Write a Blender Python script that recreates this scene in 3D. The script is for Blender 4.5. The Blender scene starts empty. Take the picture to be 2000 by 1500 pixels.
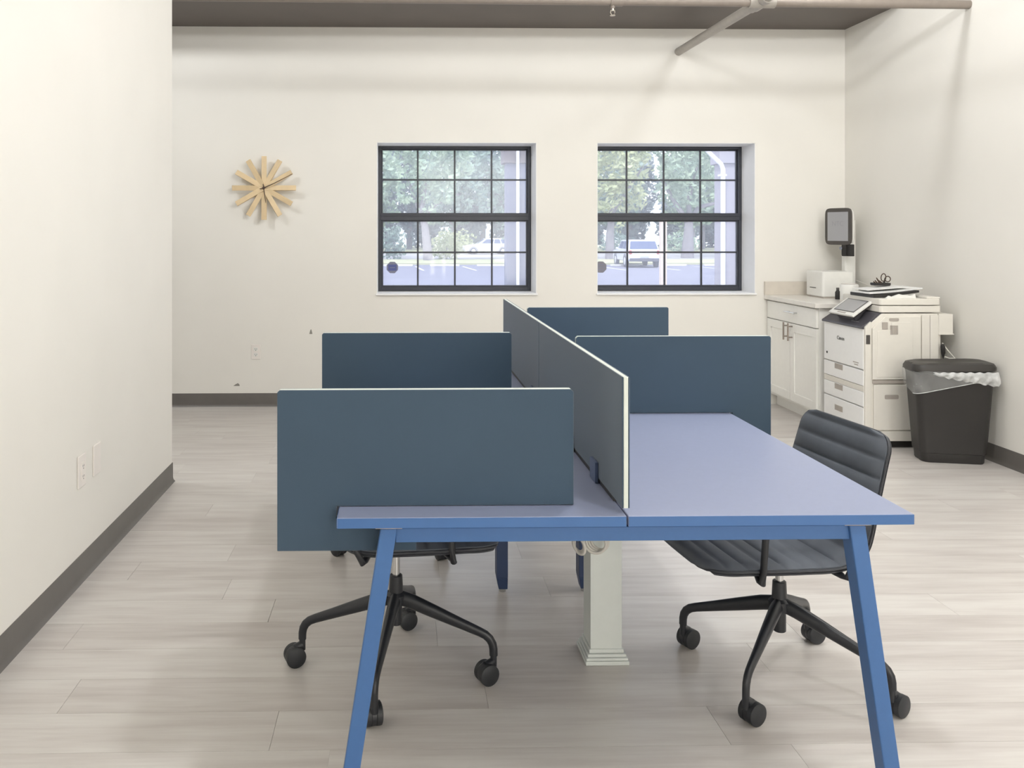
import bpy, bmesh, math, random
from mathutils import Vector, Matrix
random.seed(7)
PI = math.pi
scene = bpy.context.scene
COL = scene.collection

# ------------------------------------------------------------------ camera, world, light, exposure
cam_d = bpy.data.cameras.new('camera')
cam = bpy.data.objects.new('camera', cam_d)
COL.objects.link(cam)
cam.location = (0, 0, 1.358)
cam.rotation_euler = (PI/2, 0, -0.0202)
cam_d.sensor_width = 36
cam_d.lens = 1623.43/2000*36
cam_d.shift_x = (1000-816.43)/2000
cam_d.shift_y = -(750-453.07)/2000
cam_d.clip_end = 400
scene.camera = cam
scene.view_settings.view_transform = 'Standard'
scene.view_settings.look = 'None'
scene.view_settings.exposure = 0.08
scene.view_settings.gamma = 1.0
scene.view_settings.use_curve_mapping = False

world = bpy.data.worlds.new('world')
scene.world = world
world.use_nodes = True
bg = world.node_tree.nodes['Background']
bg.inputs[0].default_value = (0.87, 0.93, 1.0, 1)
bg.inputs[1].default_value = 2.2

def lamp(name, kind, loc, power, color=(1, .96, .9), size=.1, rot=(0, 0, 0), size_y=None):
    d = bpy.data.lights.new(name, kind)
    d.energy = power
    d.color = color
    if kind == 'AREA':
        d.size = size
        if size_y:
            d.shape = 'RECTANGLE'
            d.size_y = size_y
    elif kind == 'POINT':
        d.shadow_soft_size = size
    o = bpy.data.objects.new(name, d)
    COL.objects.link(o)
    o.location = loc
    o.rotation_euler = rot
    return o

sun = lamp('sun', 'SUN', (0, 0, 40), 2.3, (1, .97, .9), rot=(math.radians(38), 0, math.radians(-30)))
sun.data.angle = math.radians(1.0)
WARM = (.968, .985, 1)
for x, p in ((-2.3, 48), (.5, 7), (2.45, 14)):   # row of ceiling spots just in front of the dropped ceiling
    lamp('overhead_light', 'POINT', (x, 4.975, 3.15), p, WARM, .05)
for x, p in ((1.15, 66), (2.8, 42)):             # second row, above the middle of the desk
    lamp('overhead_light', 'POINT', (x, 2.9, 3.2), p, WARM, .08)
for x, p in ((1.4, 52), (2.85, 30)):             # third row, unseen fill added near the camera for flatter wall brightness
    lamp('overhead_light', 'POINT', (x, .4, 3.45), p, WARM, .12)
# unseen fill light added behind the camera to even out the walls
lamp('front_fill', 'AREA', (1.9, -3.1, 1.6), 104, (1, 1, 1), 3.0, rot=(PI/2, 0, PI), size_y=2.4)

# ------------------------------------------------------------------ helpers
def lin(c):
    return tuple(((v/255)/12.92 if v/255 <= .04045 else ((v/255+.055)/1.055)**2.4) for v in c)

def mat(name, rgb, rough=.6, metal=0.0, var=.04, scale=30, bump=0.0, bump_scale=200, spec=.5, coat=0, stretch=None):
    m = bpy.data.materials.new(name)
    m.use_nodes = True
    nt = m.node_tree
    b = nt.nodes['Principled BSDF']
    b.inputs['Roughness'].default_value = rough
    b.inputs['Metallic'].default_value = metal
    b.inputs['Specular IOR Level'].default_value = spec
    b.inputs['Coat Weight'].default_value = coat
    c = lin(rgb)
    tc = nt.nodes.new('ShaderNodeTexCoord')
    src = tc.outputs['Object']
    if stretch:
        mp = nt.nodes.new('ShaderNodeMapping')
        mp.inputs['Scale'].default_value = stretch
        nt.links.new(src, mp.inputs['Vector'])
        src = mp.outputs['Vector']
    n = nt.nodes.new('ShaderNodeTexNoise')
    n.inputs['Scale'].default_value = scale
    n.inputs['Detail'].default_value = 3
    nt.links.new(src, n.inputs['Vector'])
    r = nt.nodes.new('ShaderNodeValToRGB')
    r.color_ramp.elements[0].position = .3
    r.color_ramp.elements[1].position = .7
    r.color_ramp.elements[0].color = tuple(max(0, v*(1-var)) for v in c)+(1,)
    r.color_ramp.elements[1].color = tuple(min(1, v*(1+var)) for v in c)+(1,)
    nt.links.new(n.outputs['Fac'], r.inputs['Fac'])
    nt.links.new(r.outputs['Color'], b.inputs['Base Color'])
    if bump:
        n2 = nt.nodes.new('ShaderNodeTexNoise')
        n2.inputs['Scale'].default_value = bump_scale
        nt.links.new(src, n2.inputs['Vector'])
        bp = nt.nodes.new('ShaderNodeBump')
        bp.inputs['Strength'].default_value = bump
        bp.inputs['Distance'].default_value = .002
        nt.links.new(n2.outputs['Fac'], bp.inputs['Height'])
        nt.links.new(bp.outputs['Normal'], b.inputs['Normal'])
    return m

class B:
    """collects faces of one mesh"""
    def __init__(s):
        s.v = []; s.f = []
    def add(s, vs, fs):
        k = len(s.v)
        s.v += [tuple(p) for p in vs]
        s.f += [tuple(i+k for i in f) for f in fs]
        return s
    def box(s, x0, x1, y0, y1, z0, z1):
        vs = [(x, y, z) for z in (z0, z1) for y in (y0, y1) for x in (x0, x1)]
        return s.add(vs, [(0, 2, 3, 1), (4, 5, 7, 6), (0, 1, 5, 4), (2, 6, 7, 3), (0, 4, 6, 2), (1, 3, 7, 5)])
    def obox(s, c, ax, ay, az, h):
        c = Vector(c); ax = Vector(ax).normalized()*h[0]; ay = Vector(ay).normalized()*h[1]; az = Vector(az).normalized()*h[2]
        vs = [c+ax*i+ay*j+az*k for k in (-1, 1) for j in (-1, 1) for i in (-1, 1)]
        return s.add(vs, [(0, 2, 3, 1), (4, 5, 7, 6), (0, 1, 5, 4), (2, 6, 7, 3), (0, 4, 6, 2), (1, 3, 7, 5)])
    def hexa(s, bottom, top):
        vs = list(bottom)+list(top)
        return s.add(vs, [(3, 2, 1, 0), (4, 5, 6, 7), (0, 1, 5, 4), (1, 2, 6, 5), (2, 3, 7, 6), (3, 0, 4, 7)])
    def bar(s, p0, p1, w, d, side=(0, 1, 0)):
        p0 = Vector(p0); p1 = Vector(p1); a = (p1-p0)
        sd = Vector(side); u = a.cross(sd).normalized(); sd = u.cross(a).normalized()
        return s.obox((p0+p1)/2, u, sd, a, (w/2, d/2, a.length/2))
    def tube(s, path, rad, n=12, caps=True, flat=1.0, up=(0, 0, 1)):
        path = [Vector(p) for p in path]
        if not isinstance(rad, (list, tuple)): rad = [rad]*len(path)
        rings = []
        for i, p in enumerate(path):
            a = path[max(i-1, 0)]; b = path[min(i+1, len(path)-1)]
            t = (b-a).normalized(); u = Vector(up)
            if abs(t.dot(u)) > .95: u = Vector((1, 0, 0)) if abs(t.x) < .9 else Vector((0, 1, 0))
            e1 = t.cross(u).normalized(); e2 = e1.cross(t).normalized()
            rings.append([p+e1*math.cos(2*PI*k/n)*rad[i]*flat+e2*math.sin(2*PI*k/n)*rad[i] for k in range(n)])
        vs = [q for r in rings for q in r]; fs = []
        for i in range(len(path)-1):
            for k in range(n):
                fs.append((i*n+k, i*n+(k+1) % n, (i+1)*n+(k+1) % n, (i+1)*n+k))
        if caps:
            fs.append(tuple(range(n-1, -1, -1))); fs.append(tuple((len(path)-1)*n+k for k in range(n)))
        return s.add(vs, fs)
    def ring(s, c, r, rt, axis=(0, 0, 1), n=24, m=8):
        c = Vector(c); a = Vector(axis).normalized()
        u = a.orthogonal().normalized(); w = a.cross(u)
        vs = []; fs = []
        for i in range(n):
            t = 2*PI*i/n; d = u*math.cos(t)+w*math.sin(t)
            for k in range(m):
                q = 2*PI*k/m
                vs.append(c+d*(r+rt*math.cos(q))+a*rt*math.sin(q))
        for i in range(n):
            for k in range(m):
                fs.append((i*m+k, ((i+1) % n)*m+k, ((i+1) % n)*m+(k+1) % m, i*m+(k+1) % m))
        return s.add(vs, fs)
    def lathe(s, c, prof, n=24, axis='Z'):
        vs = []; fs = []
        for r, z in prof:
            for k in range(n):
                t = 2*PI*k/n
                if axis == 'Z': vs.append((c[0]+r*math.cos(t), c[1]+r*math.sin(t), c[2]+z))
                elif axis == 'Y': vs.append((c[0]+r*math.cos(t), c[1]+z, c[2]+r*math.sin(t)))
                else: vs.append((c[0]+z, c[1]+r*math.cos(t), c[2]+r*math.sin(t)))
        for i in range(len(prof)-1):
            for k in range(n):
                fs.append((i*n+k, i*n+(k+1) % n, (i+1)*n+(k+1) % n, (i+1)*n+k))
        fs.append(tuple(range(n-1, -1, -1))); fs.append(tuple((len(prof)-1)*n+k for k in range(n)))
        return s.add(vs, fs)
    def prism(s, poly, a0, a1, plane='XZ'):
        """polygon in a plane, extruded along the remaining axis"""
        def P(p, a):
            return {'XZ': (p[0], a, p[1]), 'YZ': (a, p[0], p[1]), 'XY': (p[0], p[1], a)}[plane]
        n = len(poly)
        vs = [P(p, a0) for p in poly]+[P(p, a1) for p in poly]
        fs = [tuple(range(n)), tuple(range(2*n-1, n-1, -1))]
        for i in range(n):
            fs.append((i, (i+1) % n, n+(i+1) % n, n+i))
        return s.add(vs, fs)
    def rot(s, ang, c=(0, 0, 0), axis='Z'):
        M = Matrix.Translation(c) @ Matrix.Rotation(ang, 4, axis) @ Matrix.Translation(-Vector(c))
        s.v = [tuple(M @ Vector(p)) for p in s.v]
        return s

def rrect(x0, x1, y0, y1, r, n=5):
    out = []
    for cx, cy, a0 in ((x1-r, y1-r, 0), (x0+r, y1-r, PI/2), (x0+r, y0+r, PI), (x1-r, y0+r, 3*PI/2)):
        for k in range(n+1):
            a = a0+PI/2*k/n
            out.append((cx+r*math.cos(a), cy+r*math.sin(a)))
    return out

def obj(name, b, m, parent=None, bevel=0.0, seg=2, smooth=None, local=False):
    me = bpy.data.meshes.new(name)
    off = Vector((0, 0, 0))
    if parent is not None and not local:
        q = parent
        while q is not None:
            off += q.location; q = q.parent
    me.from_pydata([tuple(Vector(p)-off) for p in b.v], [], b.f)
    bm = bmesh.new(); bm.from_mesh(me)
    bmesh.ops.recalc_face_normals(bm, faces=bm.faces)
    if smooth is not None:
        for f in bm.faces: f.smooth = True
        for e in bm.edges:
            e.smooth = len(e.link_faces) == 2 and e.calc_face_angle(0) < math.radians(smooth)
    elif bevel:
        for f in bm.faces: f.smooth = True
    bm.to_mesh(me); bm.free()
    me.materials.append(m)
    o = bpy.data.objects.new(name, me)
    COL.objects.link(o)
    if parent is not None: o.parent = parent
    if bevel:
        md = o.modifiers.new('bevel', 'BEVEL')
        md.width = bevel; md.segments = seg; md.limit_method = 'ANGLE'; md.angle_limit = math.radians(40)
        md.harden_normals = smooth is None
    return o

def tag(o, label=None, cat=None, group=None, kind=None):
    if label: o['label'] = label
    if cat: o['category'] = cat
    if group: o['group'] = group
    if kind: o['kind'] = kind
    return o

def thing(name, loc, label, cat, group=None, rotz=0):
    o = bpy.data.objects.new(name, None)
    o.empty_display_size = .1
    COL.objects.link(o)
    o.location = loc; o.rotation_euler = (0, 0, rotz)
    return tag(o, label, cat, group)

def copy_tree(o, parent=None):
    kids = list(o.children)
    c = o.copy(); COL.objects.link(c); c.parent = parent
    for k in kids: copy_tree(k, c)
    return c

def text_mesh(name, body, size, m, parent, loc, rot, depth=.0006):
    cu = bpy.data.curves.new(name, 'FONT')
    cu.body = body; cu.size = size; cu.extrude = depth; cu.align_x = 'CENTER'; cu.align_y = 'CENTER'
    t = bpy.data.objects.new(name, cu); COL.objects.link(t)
    bpy.context.view_layer.update()
    me = bpy.data.meshes.new_from_object(t.evaluated_get(bpy.context.evaluated_depsgraph_get()))
    bpy.data.objects.remove(t)
    me.name = name; me.materials.clear(); me.materials.append(m)
    o = bpy.data.objects.new(name, me); COL.objects.link(o)
    o.parent = parent
    o.location = Vector(loc)-(parent.location if parent else Vector((0, 0, 0)))
    o.rotation_euler = rot
    return o

# ------------------------------------------------------------------ materials
M = {}
M['wall'] = mat('wall paint', (236, 233, 226), .72, var=.012, scale=2.5, bump=.06, bump_scale=350)
M['reveal'] = mat('window reveal paint', (247, 247, 247), .6, var=.01)
M['ceiling'] = mat('dark ceiling paint', (94, 85, 80), .5, var=.05, scale=4)
M['base'] = mat('rubber baseboard', (104, 100, 96), .42, var=.05, scale=10)
M['chip'] = mat('bare plaster', (150, 145, 138), .9)
M['white_plastic'] = mat('white plastic', (236, 235, 230), .4, var=.015)
M['plate'] = mat('cover plate plastic', (238, 232, 226), .35, var=.01)
M['dark_slot'] = mat('dark slot', (60, 56, 54), .6)
M['desk_top'] = mat('lit blue desk laminate', (143, 151, 178), .42, var=.015, spec=.7, scale=60, bump=.03, bump_scale=500)  # pale tone carries the whitish sheen of the lit top
M['desk_edge'] = mat('shaded blue desk edge', (66, 106, 160), .4, var=.02)  # same laminate as the top, with the shade of its edges in the colour
M['desk_metal'] = mat('blue powder coat', (66, 106, 160), .42, var=.02, scale=80, bump=.05, bump_scale=600)
M['desk_dark'] = mat('navy powder coat', (46, 63, 98), .45, var=.03)
M['fabric'] = mat('slate screen fabric', (58, 78, 96), .7, var=.03, scale=5, bump=.25, bump_scale=900, spec=.4)
_p = M['fabric'].node_tree.nodes['Principled BSDF']
_p.inputs['Sheen Weight'].default_value = .35
_p.inputs['Sheen Roughness'].default_value = .45
M['trim'] = mat('pale screen edge trim', (214, 220, 212), .45, var=.02)
M['clamp'] = mat('slate clamp', (84, 98, 128), .4, var=.03)
M['upholstery'] = mat('charcoal upholstery', (94, 99, 107), .62, var=.09, scale=14, bump=.2, bump_scale=700, spec=.4)
M['piping'] = mat('charcoal piping', (56, 58, 63), .6, var=.05)
M['shell'] = mat('charcoal seat shell', (60, 63, 70), .6, var=.05, scale=20)
M['black_metal'] = mat('black powder coat', (38, 40, 45), .38, var=.05, scale=50)
M['caster'] = mat('black nylon', (42, 44, 48), .5, var=.06)
M['chrome'] = mat('polished steel', (205, 205, 205), .18, 1.0, var=.02)
M['nickel'] = mat('brushed nickel', (168, 158, 150), .32, 1.0, var=.05)
M['post'] = mat('painted column cover', (224, 229, 225), .5, var=.015)
M['cable'] = mat('white cable jacket', (222, 218, 210), .45, var=.02)
M['maple'] = mat('pale maple', (226, 202, 162), .5, var=.06, scale=12, stretch=(1, 1, 1))
M['clock_hand'] = mat('dark clock hand', (74, 56, 44), .5)
M['cab'] = mat('white cabinet lacquer', (246, 245, 240), .42, var=.012)
M['stone'] = mat('white quartz', (236, 232, 225), .25, var=.03, scale=18)
M['splash'] = mat('beige quartz splash', (214, 206, 194), .35, var=.03, scale=18)
M['copier'] = mat('copier shell', (230, 226, 217), .5, var=.012)
M['copier_front'] = mat('copier front panel', (247, 247, 246), .42, var=.01)
M['copier_dark'] = mat('copier charcoal deck', (78, 76, 82), .45, var=.04)
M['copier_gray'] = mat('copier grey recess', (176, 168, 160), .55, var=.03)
M['line'] = mat('panel joint', (120, 112, 104), .7)
M['black'] = mat('black plastic', (40, 38, 37), .5, var=.05)
M['bezel'] = mat('kiosk bezel', (78, 74, 70), .4, var=.04)
M['screen_gray'] = mat('unlit screen glass', (168, 168, 170), .22, var=.03, scale=3)
M['screen_text'] = mat('faint screen lettering', (148, 148, 150), .4)
M['bin'] = mat('charcoal bin plastic', (46, 44, 43), .5, var=.05, scale=8)
M['bin_lid'] = mat('bin lid plastic', (52, 49, 46), .42, var=.05, scale=8)
M['paper'] = mat('paper', (240, 240, 238), .75, var=.01)
M['pipe_white'] = mat('painted sprinkler pipe', (138, 128, 119), .42, var=.04)
M['pipe_gray'] = mat('grey conduit', (168, 162, 154), .4, var=.05)
M['frame'] = mat('dark bronze window frame', (56, 59, 68), .4, var=.05)
M['sticker'] = mat('window sticker rim', (128, 130, 148), .5)
M['sticker_blue'] = mat('window sticker blue', (84, 94, 150), .5)
M['sticker_gray'] = mat('window sticker back', (132, 130, 140), .5)
M['brass'] = mat('sprinkler metal', (200, 192, 180), .3, .8)
# outside
M['asphalt'] = mat('sunlit asphalt', (126, 126, 146), .9, var=.07, scale=.6)
M['concrete'] = mat('pale concrete', (212, 211, 212), .9, var=.04, scale=3)
M['grass'] = mat('dry grass', (182, 182, 152), .95, var=.08, scale=1.2)
M['line_paint'] = mat('road paint', (240, 240, 244), .8)
M['trunk'] = mat('pale bark', (142, 138, 146), .9, var=.15, scale=3)
M['column_pale'] = mat('pale stucco column', (160, 156, 166), .85, var=.04)
M['column'] = mat('grey stucco column', (96, 100, 122), .85, var=.04)
M['capital'] = mat('taupe stucco capital', (108, 100, 102), .85, var=.04)
M['downspout'] = mat('white downspout', (236, 238, 246), .4)
M['peach'] = mat('bleached wood post', (214, 196, 184), .8, var=.08)
M['car_white'] = mat('white car paint', (214, 216, 226), .25, var=.01, coat=.4)
M['car_glass'] = mat('tinted car glass', (92, 104, 140), .12, var=.02)
M['tire'] = mat('tyre rubber', (88, 90, 104), .85)
M['rim'] = mat('alloy rim', (206, 208, 216), .35, .4)
M['tail'] = mat('tail light red', (190, 90, 96), .3)

def leaf_mat(name, a, b):
    m = bpy.data.materials.new(name); m.use_nodes = True
    nt = m.node_tree; p = nt.nodes['Principled BSDF']
    p.inputs['Roughness'].default_value = .6
    tc = nt.nodes.new('ShaderNodeTexCoord')
    n = nt.nodes.new('ShaderNodeTexNoise'); n.inputs['Scale'].default_value = .9; n.inputs['Detail'].default_value = 4
    r = nt.nodes.new('ShaderNodeValToRGB')
    r.color_ramp.elements[0].position = .35; r.color_ramp.elements[1].position = .65
    r.color_ramp.elements[0].color = lin(a)+(1,); r.color_ramp.elements[1].color = lin(b)+(1,)
    nt.links.new(tc.outputs['Object'], n.inputs['Vector'])
    nt.links.new(n.outputs['Fac'], r.inputs['Fac'])
    nt.links.new(r.outputs['Color'], p.inputs['Base Color'])
    tr = nt.nodes.new('ShaderNodeBsdfTranslucent')
    nt.links.new(r.outputs['Color'], tr.inputs['Color'])
    mx = nt.nodes.new('ShaderNodeMixShader'); mx.inputs[0].default_value = .35
    out = nt.nodes['Material Output']
    nt.links.new(p.outputs[0], mx.inputs[1]); nt.links.new(tr.outputs[0], mx.inputs[2])
    nt.links.new(mx.outputs[0], out.inputs[0])
    return m
M['leaf_a'] = leaf_mat('pale green leaves', (140, 166, 150), (196, 212, 186))
M['leaf_b'] = leaf_mat('blue green leaves', (112, 140, 136), (176, 196, 182))
M['leaf_c'] = leaf_mat('yellow green leaves', (160, 172, 128), (214, 218, 178))
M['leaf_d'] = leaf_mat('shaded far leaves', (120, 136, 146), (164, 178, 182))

def glass_mat():
    m = bpy.data.materials.new('hazed window glass'); m.use_nodes = True
    nt = m.node_tree; nt.nodes.clear()
    out = nt.nodes.new('ShaderNodeOutputMaterial')
    t = nt.nodes.new('ShaderNodeBsdfTransparent'); t.inputs[0].default_value = (.97, .98, 1, 1)
    g = nt.nodes.new('ShaderNodeBsdfGlossy'); g.inputs['Roughness'].default_value = .03
    d = nt.nodes.new('ShaderNodeBsdfTranslucent'); d.inputs[0].default_value = (.9, .92, 1, 1)  # whitish translucent share imitates the bright haze outdoors
    fr = nt.nodes.new('ShaderNodeFresnel'); fr.inputs[0].default_value = 1.5
    m1 = nt.nodes.new('ShaderNodeMixShader')
    nt.links.new(fr.outputs[0], m1.inputs[0]); nt.links.new(t.outputs[0], m1.inputs[1]); nt.links.new(g.outputs[0], m1.inputs[2])
    nz = nt.nodes.new('ShaderNodeTexNoise'); nz.inputs['Scale'].default_value = 3
    mr = nt.nodes.new('ShaderNodeMapRange')
    mr.inputs['To Min'].default_value = .12; mr.inputs['To Max'].default_value = .17
    tc = nt.nodes.new('ShaderNodeTexCoord')
    nt.links.new(tc.outputs['Object'], nz.inputs['Vector']); nt.links.new(nz.outputs['Fac'], mr.inputs['Value'])
    m2 = nt.nodes.new('ShaderNodeMixShader')
    nt.links.new(mr.outputs[0], m2.inputs[0]); nt.links.new(m1.outputs[0], m2.inputs[1]); nt.links.new(d.outputs[0], m2.inputs[2])
    nt.links.new(m2.outputs[0], out.inputs[0])
    return m
M['glass'] = glass_mat()

def bag_mat():
    m = bpy.data.materials.new('clear bin liner'); m.use_nodes = True
    nt = m.node_tree; nt.nodes.clear()
    out = nt.nodes.new('ShaderNodeOutputMaterial')
    t = nt.nodes.new('ShaderNodeBsdfTransparent')
    p = nt.nodes.new('ShaderNodeBsdfPrincipled')
    p.inputs['Base Color'].default_value = (.72, .73, .72, 1); p.inputs['Roughness'].default_value = .3
    nz = nt.nodes.new('ShaderNodeTexNoise'); nz.inputs['Scale'].default_value = 14
    mr = nt.nodes.new('ShaderNodeMapRange'); mr.inputs['To Min'].default_value = .08; mr.inputs['To Max'].default_value = .42
    tc = nt.nodes.new('ShaderNodeTexCoord')
    nt.links.new(tc.outputs['Object'], nz.inputs['Vector']); nt.links.new(nz.outputs['Fac'], mr.inputs['Value'])
    mx = nt.nodes.new('ShaderNodeMixShader')
    nt.links.new(mr.outputs[0], mx.inputs[0]); nt.links.new(t.outputs[0], mx.inputs[1]); nt.links.new(p.outputs[0], mx.inputs[2])
    nt.links.new(mx.outputs[0], out.inputs[0])
    return m
M['bag'] = bag_mat()
M['film'] = bag_mat()
M['film'].name = 'bunched liner film'
for n_ in M['film'].node_tree.nodes:
    if n_.type == 'MAP_RANGE': n_.inputs['To Min'].default_value = .25; n_.inputs['To Max'].default_value = .95
    if n_.type == 'BSDF_PRINCIPLED': n_.inputs['Base Color'].default_value = (.85, .86, .85, 1)
    if n_.type == 'TEX_NOISE': n_.inputs['Scale'].default_value = 30

def plank_mat():
    m = bpy.data.materials.new('grey oak vinyl plank'); m.use_nodes = True
    nt = m.node_tree; p = nt.nodes['Principled BSDF']
    oi = nt.nodes.new('ShaderNodeObjectInfo')
    tc = nt.nodes.new('ShaderNodeTexCoord')
    off = nt.nodes.new('ShaderNodeVectorMath'); off.operation = 'MULTIPLY_ADD'
    off.inputs[1].default_value = (1, 1, 1)
    rv = nt.nodes.new('ShaderNodeVectorMath'); rv.operation = 'SCALE'; rv.inputs[0].default_value = (13.1, 7.7, 3.3)
    nt.links.new(oi.outputs['Random'], rv.inputs['Scale'])
    nt.links.new(tc.outputs['Object'], off.inputs[0]); nt.links.new(rv.outputs[0], off.inputs[2])
    def streak(sx, sy, scale, det):
        mp = nt.nodes.new('ShaderNodeMapping'); mp.inputs['Scale'].default_value = (sx, sy, 1)
        n = nt.nodes.new('ShaderNodeTexNoise'); n.inputs['Scale'].default_value = scale; n.inputs['Detail'].default_value = det
        nt.links.new(off.outputs[0], mp.inputs['Vector']); nt.links.new(mp.outputs[0], n.inputs['Vector'])
        return n
    a = streak(1, 9, 2.2, 3); b2 = streak(2, 40, 3.0, 4)
    mx = nt.nodes.new('ShaderNodeMath'); mx.operation = 'MULTIPLY_ADD'; mx.inputs[1].default_value = .35
    nt.links.new(b2.outputs['Fac'], mx.inputs[0]); nt.links.new(a.outputs['Fac'], mx.inputs[2])
    ad = nt.nodes.new('ShaderNodeMath'); ad.operation = 'MULTIPLY_ADD'; ad.inputs[1].default_value = .22
    nt.links.new(oi.outputs['Random'], ad.inputs[0]); nt.links.new(mx.outputs[0], ad.inputs[2])
    r = nt.nodes.new('ShaderNodeValToRGB')
    e = r.color_ramp.elements
    e[0].position = .45; e[0].color = lin((190, 183, 178))+(1,)
    e[1].position = 1.0; e[1].color = lin((217, 213, 208))+(1,)
    q = e.new(.72); q.color = lin((204, 198, 193))+(1,)
    nt.links.new(ad.outputs[0], r.inputs['Fac']); nt.links.new(r.outputs['Color'], p.inputs['Base Color'])
    p.inputs['Roughness'].default_value = .28
    p.inputs['Specular IOR Level'].default_value = .5
    return m
M['plank'] = plank_mat()

# ------------------------------------------------------------------ room shell
YB, XR, XL, ZC = 6.504, 3.508, -1.248, 2.958
ZT, YS = 3.6, 5.70                            # main ceiling, front of the dropped ceiling strip
YE = 4.559                                   # far end of the left partition
XF, YK = -3.6, -3.2                          # far left wall, wall behind the camera
WT = .33                                     # outer wall thickness
W = [(-.191, 1.062), (1.540, 2.793)]
WZ0, WZ1 = .876, 2.060

floor = tag(obj('floor', B().box(XF, XR, YK, YB, -.12, -.004), mat('screed under planks', (150, 143, 136), .8)), kind='structure')
# planks, one object each, laid along X
PL, PW = 1.22, .18
base_plank = {}
row = 0
y = YB-.0
while y > .75:
    y0 = max(y-PW, .6)
    start = -1.95-random.random()*PL if y > YE else XL-random.random()*PL*.9
    lo = -2.0 if y > YE-.1 else XL+.004
    x = start
    while x < XR:
        xa, xb = max(x, lo), min(x+PL, XR)
        if xb-xa > .03:
            key = (round(xb-xa, 3), round(y-y0, 3))
            if key not in base_plank:
                o = obj('plank', B().box(0, key[0]-.0008, 0, key[1]-.0008, -.004, 0), M['plank'], floor, local=True)
                base_plank[key] = o
            else:
                o = base_plank[key].copy(); COL.objects.link(o)
            o.location = (xa, y0, 0)
        x += PL
    y -= PW
    row += 1
# plank flooring goes on behind the camera and beyond the partition, out of sight
near = obj('plank_field', B().box(XF, XR, YK, .6, -.004, 0).box(XF, XL-.12, .6, YE-.2, -.004, 0).box(XF, -2.0, YE-.2, YB, -.004, 0), M['plank'], floor)

bw = B()
ys = (YB, YB+WT)
bw.box(XF, W[0][0], *ys, -.1, ZT).box(W[0][1], W[1][0], *ys, -.1, ZT).box(W[1][1], XR+.2, *ys, -.1, ZT)
for a, b in W:
    bw.box(a, b, *ys, -.1, WZ0-.012).box(a, b, *ys, WZ1, ZT)
wall_back = tag(obj('wall_back', bw, M['wall']), kind='structure')
wall_right = tag(obj('wall_right', B().box(XR, XR+.2, YK-.2, YB, -.1, ZT), M['wall']), kind='structure')
wall_left = tag(obj('wall_left', B().box(XL-.12, XL, YK, YE, 0, ZT), M['wall'], bevel=.006), kind='structure')
wall_far = tag(obj('wall_far_left', B().box(XF-.2, XF, YK-.2, YB+WT, -.1, ZT), M['wall']), kind='structure')
wall_near = tag(obj('wall_near', B().box(XF, XR, YK-.2, YK, -.1, ZT), M['wall']), kind='structure')
ceiling = tag(obj('ceiling', B().box(XF-.2, XR+.2, YK-.2, YB+WT, ZT, ZT+.2), mat('pale main ceiling', (206, 203, 198), .8)), kind='structure')
drop = tag(obj('ceiling_strip', B().box(XF, XR, YS, YB, ZC, ZT), M['ceiling']), kind='structure')
chip1 = obj('paint_chip', B().prism([(-.717, .562), (-.693, .562), (-.699, .588), (-.704, .600), (-.710, .590)], YB-.0012, YB+.001), M['chip'], wall_back)
chip2 = obj('paint_chip', B().prism([(-1.308, .158), (-1.258, .158), (-1.262, .172), (-1.272, .180), (-1.29, .172)], YB-.0012, YB+.001), M['chip'], wall_back)

def baseboard(name, p0, p1, n):
    """cove base from p0 to p1, n = direction into the room"""
    p0 = Vector(p0+(0,)); p1 = Vector(p1+(0,)); n = Vector(n+(0,))
    prof = [(0, 0), (.016, 0), (.013, .004), (.007, .010), (.004, .022), (.0035, .099), (.002, .1016), (0, .1016)]
    b = B(); k = len(prof)
    vs = [p+n*d+Vector((0, 0, z)) for p in (p0, p1) for d, z in prof]
    fs = [tuple(range(k)), tuple(range(2*k-1, k-1, -1))]+[(i, (i+1) % k, k+(i+1) % k, k+i) for i in range(k)]
    return tag(obj(name, b.add(vs, fs), M['base'], smooth=50), kind='structure')
baseboard('baseboard_back', (XF, YB), (2.85, YB), (0, -1))
baseboard('baseboard_left', (XL, YK), (XL, YE), (1, 0))
baseboard('baseboard_right', (XR, YK), (XR, 5.68), (-1, 0))

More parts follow.
